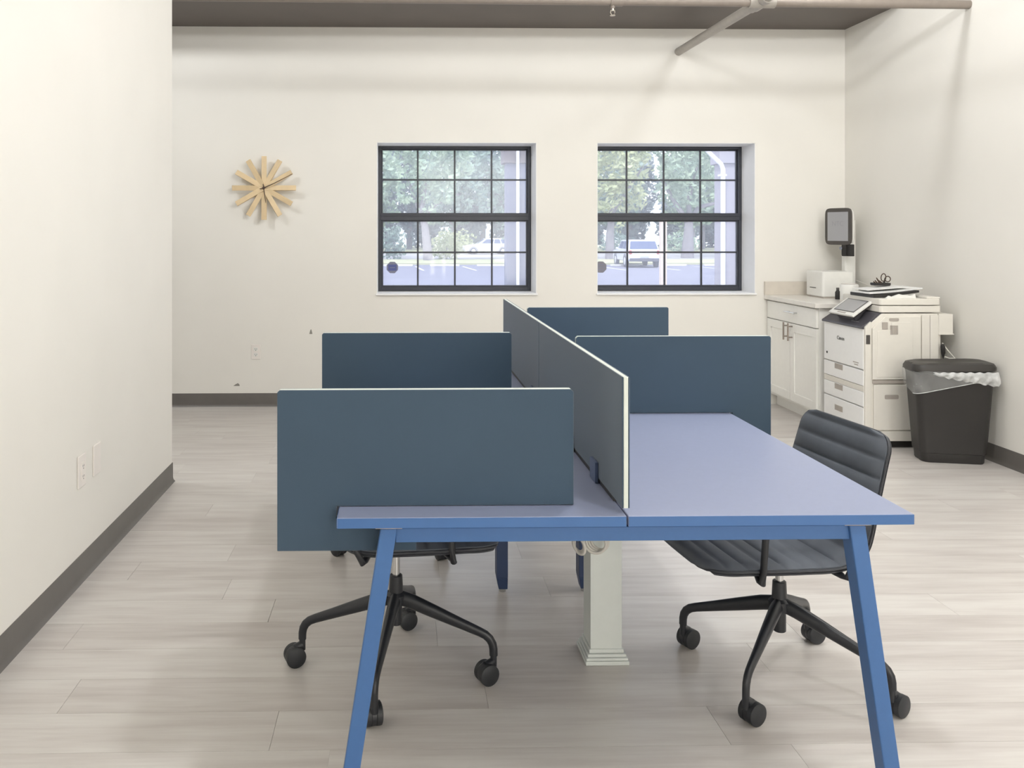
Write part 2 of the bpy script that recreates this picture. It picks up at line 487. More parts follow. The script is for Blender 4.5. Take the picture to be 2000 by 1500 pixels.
# ------------------------------------------------------------------ windows
YF = YB+.25
def window(n, x0, x1, mx):
    root = tag(bpy.data.objects.new('window_%d' % n, None), kind='structure')
    COL.objects.link(root); root.location = ((x0+x1)/2, YB, WZ0)
    t = .004
    rv = B().box(x0, x0+t, YB+.002, YF+.05, WZ0, WZ1).box(x1-t, x1, YB+.002, YF+.05, WZ0, WZ1).box(x0, x1, YB+.002, YF+.05, WZ1-t, WZ1)
    obj('reveal', rv, M['reveal'], root)
    obj('sill', B().box(x0-.008, x1+.008, YB-.018, YF+.05, WZ0-.014, WZ0), M['reveal'], root, bevel=.004)
    fr = B()
    fz0, fz1 = WZ0+.002, WZ1-.004
    a, b = x0+.004, x1-.004
    fr.box(a, a+.026, YF, YF+.07, fz0, fz1).box(b-.026, b, YF, YF+.07, fz0, fz1)
    fr.box(a+.026, b-.026, YF, YF+.07, fz1-.022, fz1).box(a+.026, b-.026, YF, YF+.07, fz0, fz0+.034)
    obj('frame', fr, M['frame'], root, bevel=.002)
    zm0, zm1 = 1.452, 1.512
    obj('meeting_rail', B().box(a+.02, b-.02, YF-.012, YF+.05, zm0, zm1).box(a+.02, b-.02, YF-.016, YF-.011, zm0+.034, zm0+.044), M['frame'], root, bevel=.002)
    lo = B(); yl = YF+.006
    lo.box(a+.026, a+.040, yl, yl+.03, fz0+.034, zm0).box(b-.040, b-.026, yl, yl+.03, fz0+.034, zm0)
    lo.box(a+.04, b-.04, yl, yl+.03, zm0-.010, zm0).box(a+.04, b-.04, yl, yl+.03, fz0+.034, fz0+.046)
    obj('lower_sash', lo, M['frame'], root, bevel=.0015)
    up = B(); yu = YF+.03
    up.box(a+.026, a+.036, yu, yu+.025, zm1, fz1-.022).box(b-.036, b-.026, yu, yu+.025, zm1, fz1-.022).box(a+.036, b-.036, yu, yu+.025, fz1-.032, fz1-.022)
    obj('upper_sash', up, M['frame'], root, bevel=.0015)
    xs = [a+.036]+list(mx)+[b-.036]
    h = .0065
    for (z0, zz, z1, yy) in ((fz0+.046, 1.192, zm0-.010, yl), (zm1, 1.784, fz1-.032, yu)):
        for m in mx:
            obj('muntin', B().box(m-h, m+h, yy+.002, yy+.018, z0, z1), M['frame'], root)
        obj('muntin', B().box(xs[0], xs[-1], yy+.003, yy+.017, zz-h, zz+h), M['frame'], root)
        for i in range(4):
            for q0, q1 in ((z0, zz), (zz, z1)):
                obj('pane', B().box(xs[i], xs[i+1], yy+.008, yy+.012, q0, q1), M['glass'], root)
    return root
w1 = window(1, *W[0], (.135, .437, .739))
w2 = window(2, *W[1], (1.850, 2.156, 2.459))

def sticker(x, z, label, backside):
    y = YF+.006+.0075
    oc = [(x+.05*math.cos(PI/8+k*PI/4), z+.05*math.sin(PI/8+k*PI/4)) for k in range(8)]
    t = thing('security_sticker', (x, y, z), label, 'sticker')
    obj('octagon', B().prism(oc, y-.0008, y), M['sticker_gray' if backside else 'sticker'], t)
    if backside:
        for dz, w in ((.020, .030), (.0, .038), (-.02, .03)):
            obj('band', B().box(x-w, x+w, y-.0014, y-.0008, z+dz-.0045, z+dz+.0045), M['sticker'], t)
    else:
        obj('shield', B().box(x-.034, x+.034, y-.0014, y-.0008, z-.026, z+.024), M['sticker_blue'], t)
        obj('band', B().box(x-.02, x+.022, y-.002, y-.0014, z-.004, z+.002), M['sticker'], t)
    return t
sticker(-.072, 1.069, 'octagonal security sticker with a blue centre on the left window glass', False)
sticker(1.632, 1.071, 'plain grey octagonal security sticker on the right window glass', True)

# ------------------------------------------------------------------ wall plates, clock
def outlet(x, z):
    y = YB
    t = thing('wall_outlet', (x, y, z), 'white duplex outlet plate low on the back wall under the clock', 'outlet')
    obj('cover_plate', B().box(x-.036, x+.036, y-.006, y, z-.058, z+.058), M['plate'], t, bevel=.003)
    for dz in (.021, -.021):
        f = obj('receptacle', B().prism(rrect(x-.017, x+.017, z+dz-.014, z+dz+.014, .008), y-.008, y-.005), M['white_plastic'], t)
        for p, q, za, zb in ((-.008, -.0055, -.003, .007), (.0055, .008, -.003, .007), (-.0026, .0026, -.011, -.006)):
            obj('slot', B().box(x+p, x+q, y-.0086, y-.0078, z+dz+za, z+dz+zb), M['dark_slot'], f)
outlet(-1.132, .424)

def left_plate(y0, y1, z0, z1, label, name, cat, rocker):
    x = XL
    t = thing(name, (x, (y0+y1)/2, (z0+z1)/2), label, cat)
    obj('cover_plate', B().box(x, x+.007, y0, y1, z0, z1), M['plate'], t, bevel=.003)
    if rocker:
        yc, zc = (y0+y1)/2, (z0+z1)/2
        r = obj('receptacle', B().box(x+.006, x+.0105, yc-.0175, yc+.0175, zc-.036, zc+.036), M['plate'], t, bevel=.0015)
        for dz in (.02, -.02):
            for p, q, za, zb in ((-.007, -.005, -.004, .004), (.005, .007, -.004, .004), (-.002, .002, -.012, -.008)):
                obj('slot', B().box(x+.0104, x+.011, yc+p, yc+q, zc+dz+za, zc+dz+zb), M['dark_slot'], r)
left_plate(3.225, 3.303, .365, .491, 'white rectangular outlet plate on the left wall, nearer of two plates', 'wall_outlet', 'outlet', True)
left_plate(3.385, 3.463, .367, .493, 'blank white cover plate on the left wall, farther of two plates', 'blank_wall_plate', 'wall plate', False)

cxk, czk = -1.060, 1.698
clock = thing('sunburst_clock', (cxk, YB, czk), 'round wall clock of twelve pale wood slats with dark hands', 'clock')
obj('back_disc', B().lathe((cxk, YB, czk), [(.07, 0), (.07, -.035), (.03, -.05)], 24, 'Y'), M['maple'], clock, smooth=40)
for k in range(12):
    a = PI/2-k*PI/6
    d = Vector((math.cos(a), 0, math.sin(a))); n = Vector((-math.sin(a), 0, math.cos(a)))
    tilt = math.radians(14 if k % 2 else -8)
    n2 = n*math.cos(tilt)+Vector((0, 1, 0))*math.sin(tilt)
    c = Vector((cxk, YB-.055-.002*(k % 3), czk))
    b = B().obox(c+d*.128, d, n2, d.cross(n2), (.118, .0195, .008))
    s = obj('slat', b, M['maple'], clock, bevel=.0015)
obj('minute_hand', B().tube([(cxk-.03, YB-.074, czk-.008), (cxk, YB-.074, czk), (cxk+.08, YB-.074, czk+.035), (cxk+.22, YB-.072, czk+.108)], [.003, .004, .003, .002], 6), M['clock_hand'], clock)
obj('hour_hand', B().tube([(cxk-.004, YB-.076, czk+.03), (cxk, YB-.076, czk), (cxk+.016, YB-.074, czk-.115)], [.003, .004, .002], 6), M['clock_hand'], clock)
obj('hub', B().lathe((cxk, YB-.07, czk), [(.009, 0), (.009, -.012), (.004, -.014)], 14, 'Y'), M['clock_hand'], clock)

# ------------------------------------------------------------------ pipes under the ceiling
t = thing('sprinkler_pipe', (1.05, 5.065, 2.77), 'painted sprinkler pipe running across under the ceiling to the right wall', 'pipe')
def pz(x): return 2.785-(x+1.4)*.0047
obj('pipe', B().tube([(XF, 5.065, pz(XF)), (XR, 5.065, pz(XR))], .027, 20), M['pipe_white'], t, smooth=40)
xt = 2.215
obj('tee_fitting', B().tube([(xt-.08, 5.065, pz(xt)), (xt+.08, 5.065, pz(xt))], .034, 20).tube([(xt, 5.06, pz(xt)), (xt, 5.16, pz(xt))], .034, 20), M['pipe_gray'], t, smooth=40)
xs = 1.325
obj('drop_fitting', B().tube([(xs-.045, 5.065, pz(xs)), (xs+.03, 5.065, pz(xs))], .033, 18).tube([(xs-.03, 5.065, pz(xs)-.02), (xs-.03, 5.065, pz(xs)-.045)], .013, 12), M['pipe_white'], t, smooth=40)
z0 = pz(xs)-.045
h = obj('sprinkler_head', B().tube([(xs-.03, 5.065, z0+.005), (xs-.03, 5.065, z0-.014)], .009, 12)
    .tube([(xs-.03-.010, 5.065, z0-.01), (xs-.03-.014, 5.065, z0-.026), (xs-.03-.005, 5.065, z0-.042)], .0028, 8)
    .tube([(xs-.03+.010, 5.065, z0-.01), (xs-.03+.014, 5.065, z0-.026), (xs-.03+.005, 5.065, z0-.042)], .0028, 8), M['brass'], t, smooth=40)
obj('deflector', B().lathe((xs-.03, 5.065, z0-.045), [(.016, 0), (.017, .003), (.006, .004)], 16), M['brass'], h)
t = thing('branch_pipe', (2.19, 6.3, 2.775), 'grey conduit running from the crossing pipe into the back wall', 'pipe')
obj('pipe', B().tube([(2.213, 5.162, 2.778), (2.183, YB, 2.778)], .031, 20), M['pipe_gray'], t, smooth=40)
obj('collar', B().tube([(2.2125, 5.163, 2.778), (2.2115, 5.21, 2.778)], .038, 20), M['pipe_gray'], t, smooth=40)
t = thing('branch_pipe', (2.213, 3, 2.778), 'grey conduit running overhead toward the camera from the crossing pipe', 'pipe')
obj('pipe', B().tube([(2.213, -3.0, 2.778), (2.213, 5.028, 2.778)], .03, 20), M['pipe_gray'], t, smooth=40)
obj('collar', B().tube([(2.213, 4.97, 2.778), (2.213, 5.027, 2.778)], .038, 20), M['pipe_gray'], t, smooth=40)

# ------------------------------------------------------------------ the bench desk
XS, ZD, DT = .4755, .761, .0225
Y0, YM, Y1 = 1.737, 3.166, 4.595
HW = .6096
desk = thing('bench_desk', (XS, YM, 0), 'long blue four-person bench desk standing on splayed tube legs', 'desk')
for (xa, xb) in ((XS-HW, XS-.0018), (XS+.0018, XS+HW)):
    for (ya, yb) in ((Y0, YM-.001), (YM+.001, Y1)):
        dt = obj('desktop', B().box(xa, xb, ya, yb, ZD-DT, ZD), M['desk_top'], desk, bevel=.0016, seg=2)
        e = B()
        if ya < 2: e.box(xa+.001, xb-.001, ya-.0008, ya+.002, ZD-DT+.0008, ZD-.0012)
        else: e.box(xa+.001, xb-.001, yb-.002, yb+.0008, ZD-DT+.0008, ZD-.0012)
        obj('shaded_edge', e, M['desk_edge'], dt)  # thin strip added to give the desktop edge its shaded colour
        xo = xa if xa < XS-.1 else xb
        obj('shaded_edge', B().box(xo-.0008, xo+.0008, ya+.001, yb-.001, ZD-DT+.0008, ZD-.0012), M['desk_edge'], dt)
zt = ZD-DT
def leg(xt, xf, y, fl):
    b = B().hexa([(xf-.0175, y, .012), (xf+.0175, y, .012), (xf+.0175, y+.042, .012), (xf-.0175, y+.042, .012)],
                 [(xt-.0175, y, zt-.004), (xt+.0175, y, zt-.004), (xt+.0175, y+.042, zt-.004), (xt-.0175, y+.042, zt-.004)])
    l = obj('leg', b, M['desk_metal'], desk, bevel=.003)
    obj('mount_plate', B().box(xt-.028, xt+.028, y-.001, y+.06, zt-.004, zt), M['nickel'], l)
    obj('foot_glide', B().lathe((xf, y+.021, 0), [(.014, 0), (.014, .012)], 14), M['black'], l)
for y in (Y0+.010, Y1-.052):
    leg(-.026, -.137, y, 0)
    leg(.970, 1.074, y, 0)
    obj('apron_beam', B().box(-.012, .957, y+.008, y+.034, zt-.0365, zt-.006), M['desk_metal'], desk, bevel=.002)
# inner support frame where the two benches meet
for x in (.380, .690):
    b = B().hexa([(x-.013, 3.118, .014), (x+.02, 3.118, .014), (x+.02, 3.158, .014), (x-.013, 3.158, .014)],
                 [(x-.022, 3.108, .06), (x+.02, 3.108, .06), (x+.02, 3.168, .06), (x-.022, 3.168, .06)])
    b.box(x-.022, x+.02, 3.108, 3.168, .06, zt-.03)
    l = obj('inner_leg', b, M['desk_dark'], desk, bevel=.002)
    obj('foot_glide', B().lathe((x+.003, 3.138, 0), [(.013, 0), (.013, .014)], 12), M['chrome'], l)
obj('cross_rail', B().box(-.10, 1.05, 3.116, 3.160, zt-.03, zt), M['desk_dark'], desk, bevel=.002)
for x in (.30, .63):
    obj('long_rail', B().box(x, x+.03, Y0+.06, Y1-.06, zt-.03, zt-.0005), M['desk_dark'], desk, bevel=.002)

# ---- screens on the desk
def panel(name, poly, axis, a0, a1, label, grp):
    """fabric faces on a pale core; axis 'Y' = stands across, 'X' = stands along"""
    pl = 'XZ' if axis == 'Y' else 'YZ'
    cx = sum(p[0] for p in poly)/len(poly)
    loc = (cx, (a0+a1)/2, ZD) if axis == 'Y' else ((a0+a1)/2, cx, ZD)
    t = thing(name, loc, label, 'desk divider', grp)
    f = .003
    obj('core', B().prism(poly, a0+f, a1-f, pl), M['trim'], t, bevel=.001, seg=1)
    obj('fabric_face', B().prism(poly, a0, a0+f, pl), M['fabric'], t, bevel=.001, seg=1)
    obj('fabric_face', B().prism(poly, a1-f, a1, pl), M['fabric'], t, bevel=.001, seg=1)
    return t
SZ, SB = 1.0146, .6655
def notch(mirror):
    p = [(-.269, SB), (.033, SB), (.033, zt-.002), (-.141, zt-.002), (-.141, ZD+.0015), (.3766, ZD+.0015), (.3766, SZ-.006), (.3706, SZ), (-.264, SZ), (-.269, SZ-.005)]
    if mirror: p = [(2*XS-x, z) for x, z in p][::-1]
    return p
G = 'notched side screens on the bench desk'
SCR = [('side_screen', notch(False), 1.808, 'slate side screen nearest the camera, hooked over the front left desk end'),
       ('side_screen', notch(False), 2.829, 'slate side screen on the left, standing behind the nearest one'),
       ('side_screen', notch(True), 2.7186, 'slate side screen on the right at the end of the bare desktop'),
       ('side_screen', notch(True), 3.7696, 'slate side screen farthest away, in front of the right window wall')]
for nm, poly, y, lb in SCR:
    s = panel(nm, poly, 'Y', y, y+.022, lb, G)
    right = poly[0][0] > XS or y in (2.7186, 3.7696)
    for xx in ((.10, .33) if not right else (2*XS-.10, 2*XS-.33)):
        obj('desk_clip', B().box(xx-.012, xx+.012, y+.022, y+.034, ZD+.001, ZD+.03), M['clamp'], s, bevel=.001)
ZL, ZC0 = 1.051, ZD+.012
panel('centre_screen', [(Y0+.012, ZC0), (2.815, ZC0), (2.815, ZL), (Y0+.012, ZL)], 'X', XS-.008, XS+.008, 'long slate centre screen with pale edge, nearer of two in line', 'centre screens along the desk seam')
panel('centre_screen', [(2.819, ZC0), (3.80, ZC0), (3.80, ZL), (2.819, ZL)], 'X', XS-.008, XS+.008, 'long slate centre screen, farther of two in line, toward the windows', 'centre screens along the desk seam')
for s, ys in ((bpy.data.objects['centre_screen'], (1.99, 2.27)), (bpy.data.objects['centre_screen.001'], (2.93, 3.62))):
    for yy in ys:
        obj('clamp', B().box(XS-.016, XS-.008, yy-.028, yy+.028, ZD+.001, ZD+.05).box(XS+.008, XS+.016, yy-.028, yy+.028, ZD+.001, ZD+.05), M['clamp'], s, bevel=.0015)
    obj('bottom_rail', B().box(XS-.006, XS+.006, s.location.y-.45, s.location.y+.45, ZD+.001, ZC0), M['black'], s)

# ---- column cover and cable under the desk
px, py = .646, 2.657
col = thing('column_cover', (px, py, 0), 'square white post with stepped foot moulding standing under the desk', 'post')
obj('shaft', B().box(px-.05, px+.05, py-.05, py+.05, .03, zt-.032), M['post'], col, bevel=.002)
obj('foot_moulding', B().box(px-.069, px+.069, py-.069, py+.069, 0, .013).box(px-.066, px+.066, py-.066, py+.066, .013, .022).box(px-.061, px+.061, py-.061, py+.061, .022, .032).box(px-.055, px+.055, py-.055, py+.055, .032, .045), M['post'], col, bevel=.003)
cb = thing('coiled_cable', (.585, 2.57, .42), 'coiled white power cable hanging by the post under the desk', 'cable')
c = B()
for k in range(4):
    c.ring((.600+.006*k, 2.565+.005*k, .395), .034-.002*k, .0045, (.35+.1*k, 1, .12), 24, 8)
for k in range(3):
    c.ring((.556, 2.585+.006*k, .378), .026-.002*k, .0045, (.9, .5+.1*k, .1), 24, 8)
obj('coil', c, M['cable'], cb, smooth=60)
obj('lead', B().tube([(.60, 2.568, .43), (.602, 2.58, .55), (.606, 2.585, .66), (.606, 2.6, .728)], .0045, 8), M['cable'], cb, smooth=60)

# ------------------------------------------------------------------ chairs
def chair_profile():
    pts = [(.333, .412), (.328, .426), (.310, .436), (.24, .437), (.15, .432), (.05, .428), (-.03, .428), (-.085, .438), (-.118, .465), (-.136, .51), (-.153, .58), (-.180, .68), (-.207, .772), (-.211, .783)]
    P = [Vector((a, 0, b)) for a, b in pts]
    # catmull-rom, resampled by arc length
    fine = []
    for i in range(len(P)-1):
        p0, p1, p2, p3 = P[max(i-1, 0)], P[i], P[i+1], P[min(i+2, len(P)-1)]
        for k in range(16):
            t = k/16
            fine.append(.5*((2*p1)+(p2-p0)*t+(2*p0-5*p1+4*p2-p3)*t*t+(3*p1-3*p2+p3-p0)*t**3))
    fine.append(P[-1])
    d = [0]
    for i in range(1, len(fine)): d.append(d[-1]+(fine[i]-fine[i-1]).length)
    N = 150; out = []; j = 0
    for k in range(N+1):
        s = d[-1]*k/N
        while j < len(d)-2 and d[j+1] < s: j += 1
        t = (s-d[j])/max(d[j+1]-d[j], 1e-9)
        out.append(fine[j].lerp(fine[j+1], min(max(t, 0), 1)))
    return out, d[-1]
PROF, PLEN = chair_profile()
def chair_surface(offset, channels, grow=0.0, nv=16):
    """grid over seat and back; offset along the profile normal"""
    n = len(PROF); rows = []
    for i, p in enumerate(PROF):
        s = PLEN*i/(n-1)
        t = (PROF[min(i+1, n-1)]-PROF[max(i-1, 0)]).normalized()
        nr = Vector((t.z, 0, -t.x))                           # towards the sitter
        hw = .212-.014*max(0, (s-.5)/(PLEN-.5))
        for e, r in ((s, .10), (PLEN-s, .055)):
            if e < r: hw -= r-math.sqrt(max(r*r-(r-e)**2, 0))
        hw = max(hw+grow, .01)
        bump = 0
        if channels:
            ph = (PLEN-s-.018)/.056
            bump = .011*(abs(math.sin(PI*ph))**.42)-.006
        r = []
        for j in range(nv+1):
            v = -1+2*j/nv
            edge = max(0, abs(v)-.80)/.20
            side = .004*v*v*max(0, 1-abs(s-.30)/.45)
            o = offset-(bump if channels else 0)*(1-edge**2)+(.006*edge**3 if channels else 0)
            q = p+nr*(-o)
            r.append(Vector((q.x, v*hw, q.z+side)))
        rows.append(r)
    return rows
def grid_mesh(top, bot):
    b = B(); n = len(top); m = len(top[0])
    vs = [p for r in top for p in r]+[p for r in bot for p in r]
    fs = []; k = n*m
    for i in range(n-1):
        for j in range(m-1):
            fs.append((i*m+j, i*m+j+1, (i+1)*m+j+1, (i+1)*m+j))
            fs.append((k+i*m+j, k+(i+1)*m+j, k+(i+1)*m+j+1, k+i*m+j+1))
    for i in range(n-1):
        fs.append((i*m, (i+1)*m, k+(i+1)*m, k+i*m)); fs.append((i*m+m-1, k+i*m+m-1, k+(i+1)*m+m-1, (i+1)*m+m-1))
    for j in range(m-1):
        fs.append((j, k+j, k+j+1, j+1)); fs.append(((n-1)*m+j, (n-1)*m+j+1, k+(n-1)*m+j+1, k+(n-1)*m+j))
    return b.add(vs, fs)

def caster_mesh(c, ang):
    """twin-wheel caster under c, wheels turned to ang"""
    b = B()
    ax = Vector((math.cos(ang), math.sin(ang), 0)); fw = Vector((-ax.y, ax.x, 0))
    wc = Vector((c[0], c[1], .031))+fw*.024
    for sgn in (-1, 1):
        pts = []
        path = [wc+ax*(sgn*q) for q in (.006, .008, .022, .025)]
        b.tube(path, [.027, .031, .031, .026], 24, up=(0, 0, 1))
    return b
def hood_mesh(c, ang):
    b = B()
    ax = Vector((math.cos(ang), math.sin(ang), 0)); fw = Vector((-ax.y, ax.x, 0))
    wc = Vector((c[0], c[1], .031))+fw*.024
    b.tube([wc-ax*.0065, wc+ax*.0065], .0305, 20)
    b.tube([(c[0], c[1], .045), (c[0], c[1], .085)], .010, 12)
    b.tube([(c[0], c[1], .062), wc+Vector((0, 0, .022))], [.0115, .0125], 12)
    return b

def make_chair(label):
    t = thing('desk_chair', (0, 0, 0), label, 'chair', 'charcoal swivel chairs at the desk')
    top = chair_surface(.0, True); bot = chair_surface(.018, False)
    obj('upholstery', grid_mesh(top, bot), M['upholstery'], t, smooth=60, local=True)
    a = chair_surface(.018, False, .004); b = chair_surface(.026, False, -.004)
    obj('seat_shell', grid_mesh(a, b), M['shell'], t, smooth=50, local=True)
    rim = chair_surface(.012, False, .003)
    path = [r[0] for r in rim]+[p for p in rim[-1][1:]]+[r[-1] for r in rim[::-1][1:]]+[p for p in rim[0][::-1][1:]]
    obj('piping', B().tube(path[::2]+[path[0]], .0042, 6, up=(.3, .2, .9)), M['piping'], t, smooth=60, local=True)
    for s in (-1, 1):
        y = s*.222
        pth = [(.17, s*.16, .399), (.188, s*.205, .397), (.190, y, .395), (.186, y, .43), (.178, y, .54), (.170, y, .606), (.158, y, .619), (.13, y, .624), (-.09, y, .618), (-.118, y, .610), (-.124, y, .59), (-.085, y, .43), (-.066, y, .395), (-.060, s*.205, .397), (-.05, s*.16, .399)]
        obj('armrest', B().tube(pth, .0095, 10, flat=1.0), M['black_metal'], t, smooth=60, local=True)
    obj('tilt_mechanism', B().prism(rrect(-.09, .18, -.165, .165, .03), .392, .404, 'XY'), M['black_metal'], t, bevel=.003, local=True)
    obj('gas_lift', B().tube([(0, 0, .24), (0, 0, .395)], .012, 18), M['chrome'], t, smooth=40, local=True)
    obj('column_sleeve', B().lathe((0, 0, 0), [(.017, .150), (.019, .152), (.019, .21), (.030, .215), (.032, .243), (.022, .251), (.0195, .30), (.017, .302)], 24), M['black_metal'], t, smooth=35, local=True)
    return t
def add_base(t, ang, swivels):
    """four tapered legs; ang is the direction of the first, in world, of a chair that is itself turned"""
    ang -= t.rotation_euler.z
    for k in range(4):
        a = ang+k*PI/2
        d = Vector((math.cos(a), math.sin(a), 0))
        P = lambda r, z: d*r+Vector((0, 0, z))
        path = [P(.012, .232), P(.05, .222), P(.12, .1965), P(.20, .167), P(.258, .146), P(.276, .138), P(.289, .127), P(.297, .113), P(.300, .098), P(.3005, .078)]
        rad = [.0175, .0175, .0155, .0125, .0108, .0105, .0103, .0102, .010, .0098]
        side = Vector((-d.y, d.x, 0))
        l = obj('leg', B().tube(path, rad, 14, flat=1.28, up=side), M['black_metal'], t, smooth=50, local=True)
        c = P(.3005, 0)
        w = obj('caster', caster_mesh(c, swivels[k]-t.rotation_euler.z), M['caster'], l, smooth=35, local=True)
        obj('caster_hood', hood_mesh(c, swivels[k]-t.rotation_euler.z), M['black_metal'], l, smooth=40, local=True)

ch_r = make_chair('charcoal channel-stitched swivel chair on the right side, its back showing above the desk')
ch_l = copy_tree(ch_r)
ch_l['label'] = 'charcoal swivel chair pushed under the left desk end, behind the nearest screen'
ch_b = copy_tree(ch_r)
ch_b['label'] = 'charcoal swivel chair farther back on the left, only its casters showing below the screens'
def raise_seat(t, dz):
    for o in t.children:
        if o.name.split('.')[0] in ('upholstery', 'seat_shell', 'piping', 'armrest', 'tilt_mechanism', 'gas_lift'):
            o.location.z = dz
            if dz > .025 and 'gas' not in o.name: o.location.x = -.03
for t, x, y, rz, dz, ang, sw in (
        (ch_r, 1.146, 2.497, PI+.13, 0.0, PI-.715, (-1.10, -1.13, -1.05, -1.35)),
        (ch_l, -.016, 2.565, .02, .030, PI-.1905, (1.95, .25, 2.0, 2.0)),
        (ch_b, -.005, 3.665, .05, .02, -.93, (.3, 1.2, 2.0, .8))):
    t.location = (x, y, 0); t.rotation_euler = (0, 0, rz)
    raise_seat(t, dz)
    add_base(t, ang, sw)

# ------------------------------------------------------------------ cabinet corner
cab = thing('base_cabinet', (3.2, 6.1, 0), 'white shaker base cabinet with one drawer and two doors in the back corner', 'cabinet')
X0 = 2.905
obj('carcass', B().box(X0, XR-.002, 5.722, YB-.002, .09, .829).box(2.965, XR-.002, 5.735, YB-.002, 0, .09), M['cab'], cab)
def shaker(name, ya, yb, za, zb, rail, parent):
    b = B().box(X0-.010, X0-.001, ya, yb, za, zb)
    b.box(X0-.019, X0-.010, ya, yb, zb-rail, zb).box(X0-.019, X0-.010, ya, yb, za, za+rail)
    b.box(X0-.019, X0-.010, ya, ya+rail, za+rail, zb-rail).box(X0-.019, X0-.010, yb-rail, yb, za+rail, zb-rail)
    return obj(name, b, M['cab'], parent, bevel=.001, seg=1)
drawer = obj('drawer', B().box(X0-.019, X0-.001, 5.727, YB-.006, .688, .818), M['cab'], cab, bevel=.0015)
obj('handle', B().tube([(X0-.05, 5.985, .766), (X0-.05, 6.145, .766)], .006, 12).tube([(X0-.05, 6.01, .766), (X0-.018, 6.01, .766)], .005, 10).tube([(X0-.05, 6.12, .766), (X0-.018, 6.12, .766)], .005, 10), M['chrome'], drawer, smooth=40)
d1 = shaker('door', 5.727, 6.112, .112, .681, .06, cab)
d2 = shaker('door', 6.117, YB-.006, .112, .681, .06, cab)
for d, y in ((d1, 6.078), (d2, 6.150)):
    obj('handle', B().tube([(X0-.052, y, .555), (X0-.052, y, .685)], .006, 12).tube([(X0-.052, y, .58), (X0-.018, y, .58)], .005, 10).tube([(X0-.052, y, .66), (X0-.018, y, .66)], .005, 10), M['nickel'], d, smooth=40)
ct = thing('countertop', (3.2, 6.1, .83), 'white quartz countertop slab over the corner cabinet', 'countertop')
obj('slab', B().box(2.862, XR-.001, 5.69, YB-.001, .83, .862), M['stone'], ct, bevel=.003)
tag(obj('backsplash', B().box(2.862, XR-.001, YB-.021, YB-.001, .862, .968), M['splash'], bevel=.002), 'low beige quartz backsplash strip on the wall behind the box printer', 'backsplash')

# box printer on the counter
bx = thing('box_printer', (3.265, 6.27, .862), 'white box-shaped label printer with a slot in front on the countertop', 'printer')
obj('housing', B().prism(rrect(3.146, 3.384, 6.145, 6.400, .016), .872, 1.062, 'XY'), M['white_plastic'], bx, bevel=.006, seg=3)
obj('base_seam', B().prism(rrect(3.150, 3.380, 6.149, 6.396, .014), .862, .872, 'XY'), M['copier_gray'], bx)
obj('paper_slot', B().box(3.144, 3.15, 6.245, 6.335, .932, .937), M['black'], bx)
# kiosk tablet on its pole
ks = thing('tablet_kiosk', (3.435, 6.31, .862), 'black framed tablet kiosk on a white pole beside the box printer', 'kiosk')
obj('pole', B().prism(rrect(3.393, 3.477, 6.285, 6.345, .012), .862, 1.45, 'XY'), M['white_plastic'], ks, bevel=.003)
kc = Vector((3.330, 6.262, 1.400)); kd = Vector((.36, -.933, 0)).normalized(); kn = Vector((-kd.y*-1, 0, 0))
kn = Vector((kd.y, -kd.x, 0))            # facing left and to the camera
kz = Vector((0, 0, 1))
def plate(hw, hh, r, n0, n1, bulge=.006):
    ol = []
    N = 64
    for k in range(N):
        a = 2*PI*k/N
        e = .28
        c0, s0 = math.cos(a), math.sin(a)
        ol.append((hw*math.copysign(abs(c0)**e, c0), hh*math.copysign(abs(s0)**e, s0)))
    b = B(); n = len(ol)
    vs = [kc+kd*u+kz*v+kn*n0 for u, v in ol]+[kc+kd*u+kz*v+kn*n1 for u, v in ol]
    fs = [tuple(range(n)), tuple(range(2*n-1, n-1, -1))]+[(i, (i+1) % n, n+(i+1) % n, n+i) for i in range(n)]
    return b.add(vs, fs)
obj('back_cover', plate(.112, .132, .02, -.035, -.006), M['white_plastic'], ks, bevel=.010, seg=3)
bz = obj('bezel', plate(.118, .140, .02, -.006, .010), M['bezel'], ks, bevel=.003)
sc = obj('screen', B().obox(kc+kn*.0105, kd, kz, kn, (.092, .110, .001)), M['screen_gray'], ks)
obj('arm', B().obox(kc+Vector((.055, .02, .0))-kn*.005, (1, 0, 0), (0, 1, 0), kz, (.03, .02, .04)), M['white_plastic'], ks)
bk = obj('bracket', B().obox(kc+kd*.07-kz*.180-kn*.015, kd, kz, kn, (.042, .045, .018)).obox(kc+kd*.055-kz*.178+kn*.004, kd, kz, kn, (.02, .04, .01)), M['black'], ks, bevel=.004)
obj('lock_knob', B().tube([kc+kd*.038-kz*.165+kn*.012, kc+kd*.038-kz*.165+kn*.024], .013, 14), M['chrome'], bk, smooth=40)
tx = text_mesh('screen_lettering', 'NTC', .05, M['screen_text'], ks, kc+kn*.0118+kz*.02, (PI/2, 0, math.atan2(kd.y, kd.x)), .0002)
obj('cord', B().tube([(3.478, 6.30, .99), (3.49, 6.24, .975), (3.495, 6.12, .955), (3.50, 6.02, .95)], .003, 8), M['cable'], ks, smooth=60)
